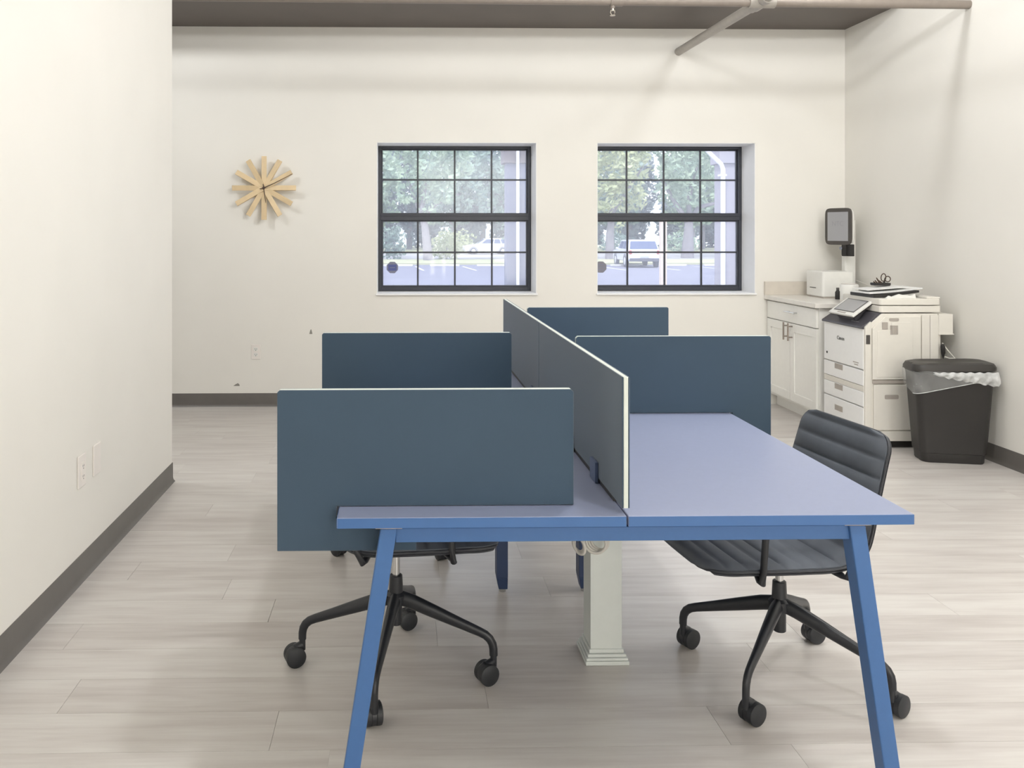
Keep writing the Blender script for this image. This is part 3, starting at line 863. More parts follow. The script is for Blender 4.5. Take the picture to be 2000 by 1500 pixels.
# canister and tape on the counter
cn = thing('white_canister', (3.192, 5.86, .862), 'plain white round canister on the near end of the countertop', 'canister')
obj('body', B().lathe((3.192, 5.86, .862), [(.058, 0), (.060, .004), (.060, .118), (.056, .124), (.03, .126)], 32), M['white_plastic'], cn, smooth=40)
obj('lid', B().lathe((3.192, 5.86, .988), [(.05, 0), (.05, .002), (.045, .003)], 32), M['plate'], cn, smooth=40)
tp = thing('dark_bottle', (3.215, 6.06, .862), 'small dark bottle peeking out behind the white canister', 'bottle')
obj('body', B().lathe((3.215, 6.06, .862), [(.017, 0), (.018, .003), (.018, .052), (.010, .066), (.009, .07)], 20), M['black'], tp, smooth=40)
obj('cap', B().lathe((3.215, 6.06, .932), [(.0105, 0), (.0105, .014), (.009, .016)], 16), M['bezel'], tp, smooth=40)

# ------------------------------------------------------------------ copier
CX0, CX1, CY0, CY1 = 2.912, 3.375, 5.150, 5.665
cp = thing('office_copier', (3.14, 5.4, 0), 'large white office copier with tilted touch panel standing on the floor', 'copier')
sl = [(CX0+.012, .043), (CX1, .043), (CX1, .846), (3.02, .846), (CX0+.012, .762)]
obj('body', B().prism(sl, CY0+.012, CY1, 'XZ'), M['copier'], cp, bevel=.004)
obj('plinth', B().box(CX0+.04, CX1-.01, CY0+.03, CY1-.02, 0.0, .043), M['black'], cp)
# front (faces left)
fx0, fx1 = CX0-.006, CX0+.014
fp = obj('front_door', B().box(fx0, fx1, CY0+.022, CY1-.006, .490, .750), M['copier_front'], cp, bevel=.006)
obj('status_button', B().lathe((fx0, CY1-.05, .540), [(.008, .002), (.008, -.002)], 14, 'X'), M['black'], fp)
obj('rating_label', B().box(fx0-.0006, fx0, CY0+.075, CY0+.14, .522, .528).box(fx0-.0006, fx0, CY0+.08, CY0+.125, .508, .514), M['copier_gray'], fp)
text_mesh('maker_lettering', 'Canon', .034, M['black'], cp, (fx0-.001, 5.44, .655), (PI/2, 0, -PI/2))
for z0, z1, hz in ((.388, .484, True), (.256, .349, True), (.062, .250, False)):
    d = obj('paper_drawer', B().box(fx0, fx1, CY0+.022, CY1-.006, z0, z1), M['copier_front'], cp, bevel=.004)
    top = z1-.002 if hz else z1-.045
    obj('drawer_grip', B().box(fx0-.0012, fx0+.002, 5.415, 5.515, top-.036, top), M['copier_gray'], d, bevel=.001)
obj('front_filler', B().box(fx0+.002, fx1, CY0+.022, CY1-.006, .351, .386), M['copier'], cp, bevel=.001)
# side facing the camera
ys0 = CY0
obj('side_trim', B().prism([(CX0-.002, .062), (CX0+.036, .062), (CX0+.036, .795), (CX0-.002, .760)], ys0+.004, ys0+.030, 'XZ'), M['copier'], cp, bevel=.003)
lt = obj('side_latch', B().box(CX0+.002, CX0+.026, ys0-.001, ys0+.006, .655, .712), M['bezel'], cp, bevel=.002)
dr = obj('side_door', B().prism([(CX0+.042, .432), (3.262, .432), (3.262, .825), (3.035, .825), (CX0+.042, .752)], ys0, ys0+.013, 'XZ'), M['copier'], cp, bevel=.003)
obj('inner_door_panel', B().prism([(CX0+.070, .448), (3.205, .448), (3.205, .778), (3.190, .793), (3.072, .793), (3.072, .748), (3.06, .742), (CX0+.070, .736)], ys0-.003, ys0+.001, 'XZ'), M['copier'], dr, bevel=.0015)
obj('door_grip', B().prism(rrect(3.058, 3.118, .800, .818, .006), ys0-.004, ys0+.001, 'XZ'), M['copier_gray'], dr)
vb = B()
for k in range(7):
    vb.box(3.064+k*.0072, 3.0685+k*.0072, ys0-.0055, ys0-.002, .716, .772)
obj('vent', vb, M['copier_gray'], dr)
obj('level_window', B().box(3.012, 3.048, ys0-.0045, ys0-.002, .748, .792), M['copier_gray'], dr, bevel=.001)
obj('rear_column', B().box(3.268, 3.318, ys0+.002, ys0+.02, .10, .835).box(3.322, CX1, ys0+.004, ys0+.02, .10, .835), M['copier'], cp, bevel=.002)
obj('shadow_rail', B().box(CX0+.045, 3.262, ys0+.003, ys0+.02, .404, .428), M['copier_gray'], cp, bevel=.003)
ld = obj('lower_side_door', B().box(CX0+.050, 3.262, ys0, ys0+.014, .115, .400), M['copier'], cp, bevel=.003)
obj('door_grip', B().prism(rrect(3.030, 3.118, .310, .337, .008), ys0-.0012, ys0+.001, 'XZ'), M['copier_gray'], ld)
obj('base_strip', B().box(CX0+.012, CX1-.004, ys0+.004, ys0+.02, .045, .108), M['copier'], cp, bevel=.002)
fb = obj('rear_exit_box', B().box(CX1+.001, 3.468, ys0+.004, CY1-.1, .718, .842), M['copier'], cp, bevel=.004)
obj('exit_lip', B().box(CX1, 3.472, ys0+.002, CY1-.1, .712, .720), M['copier'], fb, bevel=.001)
obj('rear_frame', B().box(CX1-.01, 3.398, ys0+.02, CY1-.05, .05, .712), M['copier'], cp, bevel=.002)
# dark deck under the touch panel
dk = B().prism([(CX0-.022, .748), (CX0+.02, .742), (3.035, .842), (3.035, .852), (2.99, .848), (CX0+.04, .800), (CX0-.02, .760)], CY0+.020, CY1-.004, 'XZ')
obj('control_deck', dk, M['copier_dark'], cp, bevel=.004)
obj('deck_label', B().obox((CX0+.022, 5.30, .7862), (.06, 0, .035), (0, 1, 0), (-.035, 0, .06), (.010, .045, .001)), M['paper'], cp)
obj('panel_neck', B().obox((CX0+.05, 5.40, .820), (1, 0, .75), (0, 1, 0), (-.75, 0, 1), (.05, .10, .022)), M['copier_dark'], cp, bevel=.006)
tv = Vector((.128, 0, .093)).normalized(); tn = Vector((-tv.z, 0, tv.x)); tc_ = Vector((2.946, 5.392, .866))
tp_ = obj('touch_panel', B().obox(tc_, tv, (0, 1, 0), tn, (.082, .148, .008)), M['white_plastic'], cp, bevel=.004)
obj('panel_back', B().obox(tc_-tn*.011, tv, (0, 1, 0), tn, (.078, .144, .004)), M['black'], cp)
obj('display', B().obox(tc_+tn*.0082+tv*.008, tv, (0, 1, 0), tn, (.062, .122, .0008)), M['bezel'], tp_)
obj('display_glass', B().obox(tc_+tn*.0092+tv*.008, tv, (0, 1, 0), tn, (.055, .113, .0006)), M['screen_gray'], tp_)
obj('key_bar', B().obox(tc_+tn*.0082-tv*.068, tv, (0, 1, 0), tn, (.005, .05, .0006)), M['copier_gray'], tp_)
# scanner and feeder
obj('scanner_unit', B().prism(rrect(3.004, 3.395, CY0+.004, CY1-.02, .02), .852, .894, 'XY'), M['copier'], cp, bevel=.004)
fd = obj('document_feeder', B().prism(rrect(3.000, 3.388, CY0+.000, CY1-.06, .022), .898, .938, 'XY'), M['copier'], cp, bevel=.005)
obj('feeder_end', B().box(3.30, 3.386, CY0+.006, CY0+.20, .938, .950), M['copier'], fd, bevel=.003)
g1 = [(3.055, .936), (3.08, .955), (3.095, .948), (3.148, .966), (3.156, .936)]
obj('paper_guide', B().prism(g1, CY0+.03, CY0+.05, 'XZ'), M['white_plastic'], fd, bevel=.002)
g2 = [(3.160, .936), (3.162, .962), (3.19, .958), (3.232, .956), (3.256, .966), (3.262, .936)]
obj('paper_guide', B().prism(g2, CY0+.05, CY0+.07, 'XZ'), M['white_plastic'], fd, bevel=.002)
tr = [(3.005, .938), (3.05, .938), (3.30, .972), (3.30, .986), (3.005, .958)]
obj('feeder_tray', B().prism(tr, CY0+.08, CY1-.16, 'XZ'), M['black'], fd, bevel=.002)
# papers on the feeder: each sheet bundle a thing
def sheet(x0, x1, y0, y1, z0, z1, curl, th, label, rz=0):
    b = B(); N = 10; vs = []; fs = []
    for k in range(N+1):
        u = k/N
        x = x0+(x1-x0)*u; z = z0+(z1-z0)*u+curl*math.sin(PI*u)
        for (yy, dz) in ((y0, 0), (y1, 0), (y1, th), (y0, th)): vs.append((x, yy, z+dz))
    for k in range(N):
        for q in range(4):
            fs.append((k*4+q, k*4+(q+1) % 4, (k+1)*4+(q+1) % 4, (k+1)*4+q))
    fs += [(3, 2, 1, 0), (N*4, N*4+1, N*4+2, N*4+3)]
    b.add(vs, fs).rot(rz, ((x0+x1)/2, (y0+y1)/2, 0))
    o = obj('paper_stack', b, M['paper'], smooth=30)
    return tag(o, label, 'paper', 'papers on the copier')
sheet(2.985, 3.335, 5.25, 5.46, .962, .994, -.004, .006, 'lower white paper stack lying on the copier feeder tray', .03)
sheet(3.01, 3.27, 5.29, 5.49, .980, 1.002, .000, .003, 'upper loose white sheets lying across the copier paper stack', -.06)
# pen tray with scissors on top of the feeder
pt = thing('pen_tray', (3.165, 5.50, 1.0), 'small black tray of pens on top of the copier papers', 'pen tray')
ptx, pty, ptz = 3.172, 5.44, 1.004
tbm = B().prism(rrect(ptx-.052, ptx+.052, pty-.03, pty+.03, .01), ptz, ptz+.004, 'XY')
for (a, b, c, d) in ((ptx-.052, ptx+.052, pty-.03, pty-.027), (ptx-.052, ptx+.052, pty+.027, pty+.03), (ptx-.052, ptx-.049, pty-.027, pty+.027), (ptx+.049, ptx+.052, pty-.027, pty+.027)):
    tbm.box(a, b, c, d, ptz+.004, ptz+.018)
obj('tray', tbm, M['black'], pt, bevel=.001)
for k, (dx, tz) in enumerate(((-.05, .024), (-.038, .030), (-.026, .046), (-.014, .034), (.0, .026))):
    p = tag(obj('pen', B().tube([(ptx+dx+.022, pty-.01+.004*k, ptz+.008), (ptx+dx, pty-.012+.004*k, ptz+tz), (ptx+dx-.004, pty-.012+.004*k, ptz+tz+.006)], [.0042, .0042, .0018], 8), M['clock_hand'], smooth=40),
        '%s dark pen from the left in the small black tray on the copier' % ('first', 'second', 'third', 'fourth', 'fifth')[k], 'pen', 'pens in the tray')
sx = thing('scissors', (ptx+.03, pty, ptz+.006), 'dark handled scissors standing handles up in the black pen tray', 'scissors')
def oval(cx, cz, rx, rz, tilt, r, y):
    pth = []
    for k in range(25):
        a = 2*PI*k/24
        u, v = rx*math.cos(a), rz*math.sin(a)
        pth.append((cx+u*math.cos(tilt)-v*math.sin(tilt), y, cz+u*math.sin(tilt)+v*math.cos(tilt)))
    return B().tube(pth, r, 8, caps=False, up=(0, 1, 0))
obj('handle', oval(ptx+.020, ptz+.053, .016, .025, -.12, .0032, pty), M['clock_hand'], sx, smooth=60)
obj('handle', oval(ptx+.051, ptz+.042, .018, .018, 0, .0032, pty+.004), M['clock_hand'], sx, smooth=60)
obj('blade', B().bar((ptx+.032, pty, ptz+.05), (ptx+.018, pty, ptz+.006), .008, .002).bar((ptx+.034, pty+.003, ptz+.04), (ptx+.024, pty+.003, ptz+.006), .008, .002), M['black'], sx)
# power plug and cords behind the bin
pc = thing('power_cord', (3.41, 5.15, .6), 'black plug with white cords between the copier and the bin', 'cord')
obj('plug', B().tube([(3.39, 5.14, .655), (3.392, 5.14, .64), (3.394, 5.14, .60), (3.394, 5.14, .575)], [.010, .013, .012, .005], 12), M['black'], pc, smooth=50)
obj('black_lead', B().tube([(3.394, 5.14, .58), (3.394, 5.135, .52), (3.40, 5.13, .3), (3.41, 5.13, .05)], .004, 8), M['black'], pc, smooth=60)
obj('white_lead', B().tube([(3.402, 5.16, .66), (3.43, 5.15, .615), (3.47, 5.14, .565), (3.488, 5.15, .4), (3.49, 5.15, .1)], .004, 8).tube([(3.398, 5.13, .578), (3.43, 5.13, .566), (3.468, 5.14, .565)], .004, 8), M['cable'], pc, smooth=60)

# ------------------------------------------------------------------ waste bin
BX, BY, BR = 3.26, 4.886, math.radians(-12)
bn = thing('waste_bin', (BX, BY, 0), 'tall charcoal waste bin with lid and clear liner beside the copier', 'bin')
def binring(hx, hy, r, z, n=6):
    return [(x, y, z) for x, y in rrect(-hx, hx, -hy, hy, r, n)]
def loft(rings, cap0=True, cap1=True):
    b = B(); n = len(rings[0]); vs = [p for r in rings for p in r]; fs = []
    for i in range(len(rings)-1):
        for k in range(n): fs.append((i*n+k, i*n+(k+1) % n, (i+1)*n+(k+1) % n, (i+1)*n+k))
    if cap0: fs.append(tuple(range(n-1, -1, -1)))
    if cap1: fs.append(tuple((len(rings)-1)*n+k for k in range(n)))
    return b.add(vs, fs)
def place_bin(b):
    cs, sn = math.cos(BR), math.sin(BR)
    b.v = [(BX+x*cs-y*sn, BY+x*sn+y*cs, z) for x, y, z in b.v]
    return b
obj('body', place_bin(loft([binring(.166, .078, .04, 0), binring(.170, .082, .04, .008), binring(.173, .084, .04, .055), binring(.180, .088, .04, .058), binring(.213, .104, .045, .52), binring(.217, .108, .045, .528), binring(.209, .100, .045, .53), binring(.174, .084, .04, .06)], True, True)), M['bin'], bn, smooth=35)
# lid, resting slightly higher on the wall side
lid = loft([binring(.220, .112, .06, .530), binring(.227, .117, .06, .534), binring(.227, .117, .06, .552), binring(.217, .108, .06, .572), binring(.190, .088, .06, .580), binring(.170, .076, .06, .574)], True, True)
lid.v = [(x, y, z+(x+.23)*.035+.002) for x, y, z in lid.v]
obj('lid', place_bin(lid), M['bin_lid'], bn, smooth=35)
lat = B().box(-.215, -.17, -.03, .03, .566, .580)
obj('lid_hinge', place_bin(lat), M['bin_lid'], bn, bevel=.003)
# liner: a skirt hanging over the rim, lower at the left
bag = B(); ring0 = rrect(-.226, .226, -.117, .117, .05, 17)
N = len(ring0); vs = []; fs = []; R = 7
rnd = random.Random(3)
jit = [rnd.uniform(-1, 1) for _ in range(N)]
for j in range(R):
    u = j/(R-1)
    for k, (x, y) in enumerate(ring0):
        low = .405+.105*((x+.22)/.44) + (.03 if y > 0 else 0)
        z = .536*(1-u)+low*u
        sc_ = 1.0-.035*u+.008*jit[k]*math.sin(PI*u)+.006*math.sin(k*1.7)*(1-u)
        vs.append((x*sc_, y*sc_, z+(.006*jit[k] if j == 0 else 0)))
for j in range(R-1):
    for k in range(N):
        fs.append((j*N+k, j*N+(k+1) % N, (j+1)*N+(k+1) % N, (j+1)*N+k))
obj('liner', place_bin(bag.add(vs, fs)), M['bag'], bn, smooth=80)
# hem along the lower edge and the bunched film below the lid on the wall side
hem = [(x*.968, y*.968, .405+.105*((x+.22)/.44)+(.03 if y > 0 else 0)) for x, y in ring0]
obj('liner_hem', place_bin(B().tube([p for p in hem if p[1] < 0], .0022, 6)), M['film'], bn, smooth=80)
b2 = B(); vs = []; fs = []; K = 60
for j in range(6):
    for k in range(K+1):
        u = k/K
        x = -.13+.372*u; v = j/5
        wv = .0045*math.sin(u*37+j*1.3)+.0035*math.sin(u*71+j)
        yb = -.118-.012*math.sin(PI*v)-wv*(.3+v)
        if u > .93: yb += (u-.93)*1.1
        vs.append((x+.006*math.sin(PI*v), yb, .535+.012*u-(.012+.075*u**.8)*v+.003*math.sin(u*50)))
for j in range(5):
    for k in range(K): fs.append((j*(K+1)+k, j*(K+1)+k+1, (j+1)*(K+1)+k+1, (j+1)*(K+1)+k))
obj('liner_bunch', place_bin(b2.add(vs, fs)), M['film'], bn, smooth=80)

# ------------------------------------------------------------------ outside
GZ = -.8
tag(obj('ground', B().box(-70, 110, YB+WT+.02, 130, GZ-.2, GZ), M['asphalt']), kind='structure')
tag(obj('trim_1', B().box(-70, 110, YB+WT+.02, 9.2, GZ, GZ+.1), M['concrete']), kind='structure')     # walk along the building
verge = tag(obj('lawn_strip', B().box(-60, 100, 54.5, 62, GZ-.02, GZ+.12), M['grass']), kind='structure')
tag(obj('road', B().box(-60, 100, 62.2, 84, GZ-.02, GZ+.05), mat('worn pale road', (166, 164, 168), .9, var=.05, scale=.5)), kind='structure')
tag(obj('lawn_far', B().box(-60, 100, 84.2, 125, GZ-.02, GZ+.15), M['grass']), kind='structure')
def stop(x, label):
    b = B().prism([(-.075, 0), (.075, 0), (.06, .11), (-.06, .11)], -.92, .92, 'YZ')
    b.v = [(p[0]+x, p[1]+52.5, p[2]+GZ) for p in b.v]
    tag(obj('wheel_stop', b, M['concrete'], bevel=.01), label, 'wheel stop', 'parking wheel stops')
for k, x in enumerate((-.2, 2.75, 5.7, 8.6)):
    stop(x, '%s white wheel stop from the left seen through the left window' % ('first', 'second', 'third', 'fourth')[k])
for k, x in enumerate((14.2, 17.2, 20.2)):
    stop(x, '%s white wheel stop from the left seen through the right window' % ('first', 'second', 'third')[k])
lines = B()
for x in (-1.7, 1.25, 4.2, 7.15, 12.7, 15.7, 18.7, 21.7):
    lines.add([(x-.06, 46.5, GZ+.004), (x+.06, 46.5, GZ+.004), (x+.06-.35, 52, GZ+.004), (x-.06-.35, 52, GZ+.004)], [(0, 1, 2, 3)])
tag(obj('trim_2', lines, M['line_paint']), kind='structure')

def leaves(center, rad, n, size, rnd, shell=.5):
    b = B()
    for _ in range(n):
        while True:
            p = Vector((rnd.uniform(-1, 1), rnd.uniform(-1, 1), rnd.uniform(-1, 1)))
            if shell < p.length < 1: break
        # clump the leaves
        p *= 1+.22*math.sin(p.x*7+center[0])*math.sin(p.z*8+center[1])
        c = Vector((center[0]+p.x*rad[0], center[1]+p.y*rad[1], center[2]+p.z*rad[2]))
        u = Vector((rnd.gauss(0, 1), rnd.gauss(0, 1), rnd.gauss(0, 1))).normalized()
        w = u.orthogonal().normalized(); s = size*rnd.uniform(.6, 1.3)
        b.add([c-u*s, c+w*s*.55, c+u*s, c-w*s*.55], [(0, 1, 2, 3)])
    return b
def tree(x, y, h, r, lf, label, limbs, seed, crown_z=None, n=3000, size=.25, trunk_r=.3):
    rnd = random.Random(seed)
    t = thing('tree', (x, y, GZ), label, 'tree', 'trees beyond the parking lot')
    top = limbs[0][-1]
    obj('trunk', B().tube([(x+p[0], y+p[1], GZ+p[2]) for p in limbs[0]], [trunk_r*(1.25-.55*k/(len(limbs[0])-1)) for k in range(len(limbs[0]))], 10), M['trunk'], t, smooth=60)
    for l in limbs[1:]:
        obj('branch', B().tube([(x+p[0], y+p[1], GZ+p[2]) for p in l], [trunk_r*.62*(1-.6*k/(len(l)-1)) for k in range(len(l))], 8), M['trunk'], t, smooth=60)
    f = obj('foliage', leaves((x, y, GZ+(crown_z or h*.7)), (r, r*.8, h*.42), n, size, rnd), lf, t)
    f['kind'] = 'stuff'
    return t
LA, LB, LC, LD = M['leaf_a'], M['leaf_b'], M['leaf_c'], M['leaf_d']
tree(1.95, 60, 11, 3.0, LA, 'big pale-barked tree leaning left behind the left window', [[(0, 0, 0), (-.1, 0, 1.2), (-.25, 0, 2.6), (-.5, 0, 3.6)], [(-.45, 0, 3.3), (-1.2, .3, 5.2), (-1.9, .4, 7.6)], [(-.4, 0, 3.2), (.6, .2, 4.2), (2.2, .4, 4.9)], [(-.5, 0, 3.6), (-.2, .3, 5.5), (-.8, .4, 8)]], 1, 8.2)
tree(8.6, 66.2, 12, 3.0, LB, 'leafy tree behind the parked car in the left window', [[(0, 0, 0), (.1, 0, 1.5), (0, 0, 4)], [(0, 0, 3.2), (1.4, .2, 5), (2.3, .2, 7)], [(0, 0, 3.6), (-1.2, .2, 5.6), (-2, .3, 7.5)]], 2, 7.6)
tree(-5.5, 64, 11, 3.0, LB, 'leafy tree past the left edge of the left window', [[(0, 0, 0), (.2, 0, 2), (.1, 0, 4)], [(.1, 0, 3.4), (1.6, .2, 5.4), (2.2, .2, 7)]], 3, 7.4)
tree(15.9, 63, 12, 3.0, LC, 'sunlit yellow-green tree at the left side of the right window', [[(0, 0, 0), (0, 0, 2), (.2, 0, 4.2)], [(.2, 0, 3.6), (1.5, .2, 5.5), (2.6, .2, 7.2)]], 4, 8.0)
tree(23.2, 67, 13, 3.0, LA, 'thick forked pale tree in the middle of the right window', [[(0, 0, 0), (.1, 0, 1.6), (.15, 0, 3.2)], [(.1, 0, 2.9), (-1.0, .1, 4.6), (-2.2, .2, 6.8)], [(.15, 0, 3.0), (1.0, .1, 4.2), (3.2, .2, 4.7)], [(.15, 0, 3.1), (.2, .1, 5.0), (.9, .2, 7.5)]], 5, 9.4, trunk_r=.42)
tree(30.6, 66, 12, 3.0, LB, 'leafy tree behind the white downspout in the right window', [[(0, 0, 0), (-.1, 0, 2), (.1, 0, 4.2)], [(.1, 0, 3.4), (-1.3, .2, 5.4), (-2, .2, 7)]], 6, 7.8)
ORD = 'first second third fourth fifth sixth seventh eighth'.split()
for k in range(7):
    tree(-12+8.6*k, 88.2, 13, 3.4, (LB, LA)[k % 2], 'green tree across the road, %s from the left in the middle row' % ORD[k], [[(0, 0, 0), (.1, 0, 2), (.1, 0, 4.5)], [(.1, 0, 4), (1.0, .3, 6), (1.6, .3, 8)]], 20+k, 7.6, n=3200, size=.32)
for k in range(7):
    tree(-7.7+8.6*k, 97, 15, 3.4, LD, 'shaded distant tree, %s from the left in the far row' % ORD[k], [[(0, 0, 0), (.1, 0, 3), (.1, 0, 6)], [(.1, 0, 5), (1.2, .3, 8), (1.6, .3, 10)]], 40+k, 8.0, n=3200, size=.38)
def shrub(x, y, r, h, lf, label, seed, n=700, size=.15):
    rnd = random.Random(seed)
    t = thing('shrub', (x, y, GZ), label, 'shrub', 'shrubs along the far verge')
    f = obj('foliage', leaves((x, y, GZ+h*.5), (r, r*.7, h*.55), n, size, rnd, .3), lf, t); f['kind'] = 'stuff'
    obj('stem', B().tube([(x, y, GZ), (x+.05, y, GZ+h*.6)], [.08, .04], 6), M['trunk'], t)
for k, (x, y, r, h, lf, lb) in enumerate((
        (-.6, 64.6, 1.0, 2.5, LB, 'spiky pale shrub at the left edge of the left window'),
        (3.5, 64.6, 1.15, 2.1, LC, 'rounded yellow-green shrub right of the leaning trunk'),
        (5.6, 82.4, 1.9, 2.2, LC, 'low hedge shrub behind the parked white car'),
        (11.6, 82.4, 1.9, 2.2, LA, 'low shrub beyond the back of the parked white car'),
        (16.6, 82.4, 1.8, 2.2, LA, 'pale shrub left of the white utility vehicle'),
        (21.4, 82.4, 1.8, 2.0, LB, 'pale shrub behind the white utility vehicle'),
        (28.0, 82.4, 1.9, 2.0, LA, 'pale shrub right of the forked tree'),
        (33.4, 82.4, 1.9, 2.2, LB, 'pale shrub behind the downspout column'))):
    shrub(x, y, r, h, lf, lb, 40+k)
for k in range(13):
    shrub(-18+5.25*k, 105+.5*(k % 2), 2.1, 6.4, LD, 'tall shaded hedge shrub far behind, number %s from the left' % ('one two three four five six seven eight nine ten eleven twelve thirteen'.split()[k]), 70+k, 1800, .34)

def column(x, y, spout_x, label, elbow):
    cm = M['column_pale'] if elbow else M['column']
    t = thing('porch_column', (x, y, GZ), label, 'column', 'stucco porch columns')
    obj('shaft', B().box(x-.165, x+.165, y, y+.33, GZ, 2.52), cm, t, bevel=.01)
    obj('capital', B().box(x-.22, x+.22, y-.05, y+.38, 2.52, 3.4), cm if elbow else M['capital'], t, bevel=.01)
    obj('base_block', B().box(x-.22, x+.22, y-.05, y+.38, GZ, GZ+.4), cm, t, bevel=.01)
    b = B()
    if elbow: pth = [(spout_x-.32, y-.10, 3.1), (spout_x-.26, y-.10, 2.72), (spout_x-.03, y-.10, 2.50), (spout_x, y-.10, 2.42), (spout_x, y-.10, GZ+.2)]
    else: pth = [(spout_x, y-.10, 3.3), (spout_x, y-.10, GZ+.2)]
    d = tag(obj('downspout', b.tube(pth, .038 if elbow else .026, 12), M['downspout'], t, smooth=50))
    for z in ((.2, 2.3) if elbow else ()):
        obj('strap', B().box(spout_x-.05, spout_x+.05, y-.14, y-.002, z, z+.03), M['downspout'], d)
column(1.945, 14.0, 1.955, 'grey stucco column with thin white pipe outside the left window', False)
column(5.60, 14.0, 5.42, 'grey stucco column with bent white downspout outside the right window', True)
sp = thing('sign_post', (4.50, 14.2, GZ), 'slim pale wooden post outside the right window', 'post')
obj('post', B().box(4.445, 4.555, 14.15, 14.25, GZ, 1.60), M['peach'], sp, bevel=.01)
obj('post_cap', B().hexa([(4.43, 14.135, 1.60), (4.57, 14.135, 1.60), (4.57, 14.265, 1.60), (4.43, 14.265, 1.60)], [(4.49, 14.19, 1.65), (4.51, 14.19, 1.65), (4.51, 14.21, 1.65), (4.49, 14.21, 1.65)]), M['peach'], sp)

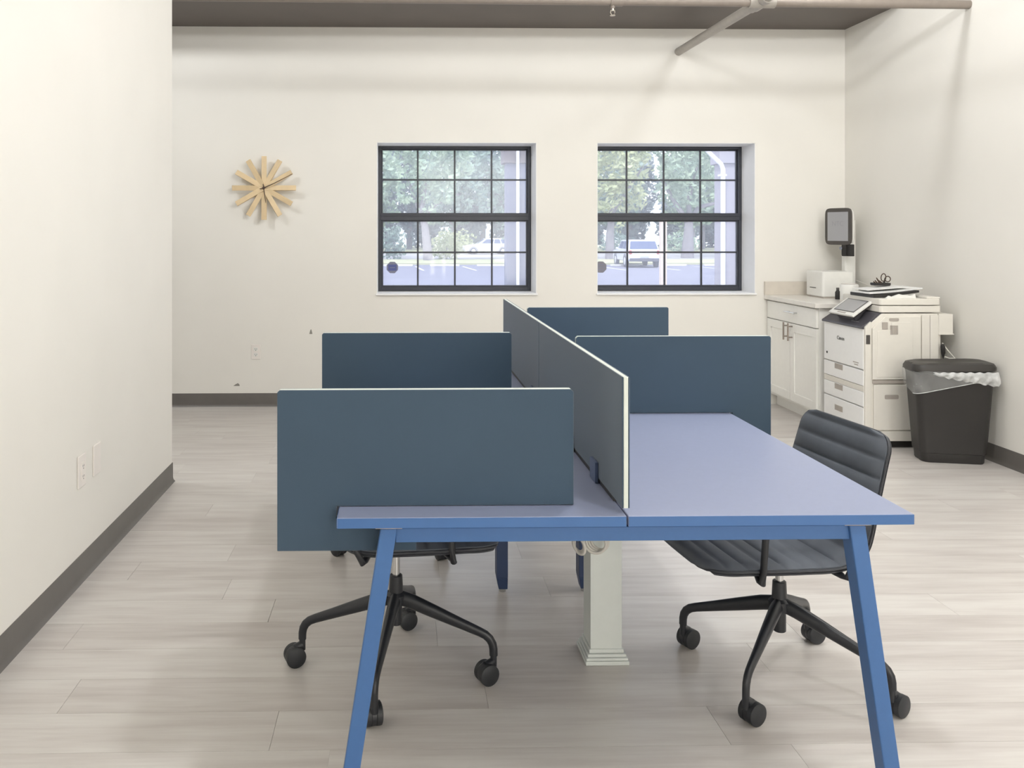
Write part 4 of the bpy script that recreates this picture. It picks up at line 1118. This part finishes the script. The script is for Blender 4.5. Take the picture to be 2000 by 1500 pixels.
def car(loc, rz, label, body, cabin, wheels, L, wdt, rear_glass):
    t = thing('parked_car', loc, label, 'car', None, rz)
    h = wdt/2
    def P(poly, y0, y1, inset=0):
        b = B(); n = len(poly)
        return b.prism(poly, y0, y1, 'XZ')
    obj('body', P(body, -h, h), M['car_white'], t, bevel=.06, seg=3, local=True)
    n = len(cabin)
    b = B(); vs = []
    for s in (-1, 1):
        for x, z in cabin:
            zz = (z-cabin[0][1])/(max(p[1] for p in cabin)-cabin[0][1])
            vs.append((x, s*(h-.04-.16*zz), z))
    fs = [tuple(range(n)), tuple(range(2*n-1, n-1, -1))]+[(i, (i+1) % n, n+(i+1) % n, n+i) for i in range(n)]
    obj('cabin', b.add(vs, fs), M['car_white'], t, bevel=.05, seg=3, local=True)
    # side glass, slightly proud of the cabin flank
    zs = [p[1] for p in cabin]; zb, ztop = cabin[0][1], max(zs)
    x_front_b, x_front_t = cabin[0][0], cabin[1][0]
    x_rear_t, x_rear_b = cabin[2][0], cabin[3][0]
    def flank(u, v):
        x = (x_front_b*(1-v)+x_front_t*v)*(1-u)+(x_rear_b*(1-v)+x_rear_t*v)*u
        z = zb+(ztop-zb)*v
        return x, h-.04-.16*v, z
    for s in (-1, 1):
        for u0, u1 in ((.10, .46), (.50, .72), (.76, .93)):
            q = [flank(u0, .14), flank(u1, .14), flank(u1, .82), flank(u0, .82)]
            b = B().add([(x, s*(y+.012), z) for x, y, z in q]+[(x, s*(y-.02), z) for x, y, z in q], [(0, 1, 2, 3), (7, 6, 5, 4), (0, 4, 5, 1), (1, 5, 6, 2), (2, 6, 7, 3), (3, 7, 4, 0)])
            obj('side_window', b, M['car_glass'], t, local=True)
        for wx, wr in wheels:
            w = obj('wheel', B().lathe((wx, s*(h-.09), wr), [(wr*.85, -.1), (wr, -.08), (wr, .08), (wr*.85, .1)], 22, 'Y'), M['tire'], t, smooth=40, local=True)
            obj('rim', B().lathe((wx, s*(h+.012), wr), [(wr*.62, -.015), (wr*.6, .012)] if s > 0 else [(wr*.62, .015), (wr*.6, -.012)], 20, 'Y'), M['rim'], w, local=True)
            obj('wheel_arch', B().ring((wx, s*(h-.005), wr), wr+.04, .025, (0, 1, 0), 22, 6), M['tire'], t, smooth=60, local=True)
    for u, v, nm in ((0, 0, 'windscreen'), (1, 0, 'rear_window')):
        xb, xt_ = (x_front_b, x_front_t) if u == 0 else (x_rear_b, x_rear_t)
        o = .015 if u == 0 else -.015
        w0, w1 = h-.14, h-.24
        a = .14; c = .84
        xa, xc = xb+(xt_-xb)*a, xb+(xt_-xb)*c
        za, zc = zb+(ztop-zb)*a, zb+(ztop-zb)*c
        b = B().add([(xa+o, -w0, za), (xa+o, w0, za), (xc+o, w1, zc), (xc+o, -w1, zc), (xa-o, -w0, za), (xa-o, w0, za), (xc-o, w1, zc), (xc-o, -w1, zc)], [(0, 1, 2, 3), (7, 6, 5, 4), (0, 4, 5, 1), (1, 5, 6, 2), (2, 6, 7, 3), (3, 7, 4, 0)])
        obj(nm, b, M['car_glass'], t, local=True)
    fx = max(p[0] for p in body); rx = min(p[0] for p in body)
    for s in (-1, 1):
        obj('headlight', B().box(fx-.10, fx+.01, s*(h-.2)-.16, s*(h-.2)+.16, .68, .80), M['rim'], t, bevel=.02, local=True)
        obj('tail_light', B().box(rx-.012, rx+.08, s*(h-.14)-.09, s*(h-.14)+.09, .82, 1.05), M['tail'], t, bevel=.02, local=True)
        obj('mirror', B().box(cabin[0][0]-.35, cabin[0][0]-.2, s*(h+.02)-.08, s*(h+.02)+.08, zb+.02, zb+.16), M['car_white'], t, bevel=.03, local=True)
    obj('rear_bumper', B().box(rx-.03, rx+.1, -h+.1, h-.1, .38, .58), M['tire'], t, bevel=.03, local=True)
    obj('number_plate', B().box(rx-.04, rx-.025, -.26, .26, .62, .74), M['rim'], t, local=True)
    return t
hatch = [(2.2, .32), (2.28, .55), (2.2, .78), (1.9, .88), (1.0, .98), (-1.9, 1.0), (-2.15, .9), (-2.2, .5), (-2.1, .3)]
hcab = [(1.05, .96), (.25, 1.50), (-1.5, 1.52), (-2.05, .96)]
car((8.15, 78.5, GZ+.05), PI+.03, 'white hatchback parked beyond the lot, seen side-on in the left window', hatch, hcab, ((1.42, .33), (-1.35, .33)), 4.4, 1.8, True)
suv = [(2.3, .40), (2.38, .7), (2.3, .98), (1.2, 1.06), (-2.2, 1.08), (-2.32, .95), (-2.35, .5), (-2.25, .38)]
scab = [(1.15, 1.04), (.5, 1.66), (-1.85, 1.70), (-2.22, 1.04)]
car((14.75, 52.0, GZ), PI/2-.06, 'white utility vehicle seen from behind through the right window', suv, scab, ((1.45, .38), (-1.40, .38)), 4.7, 1.95, True)
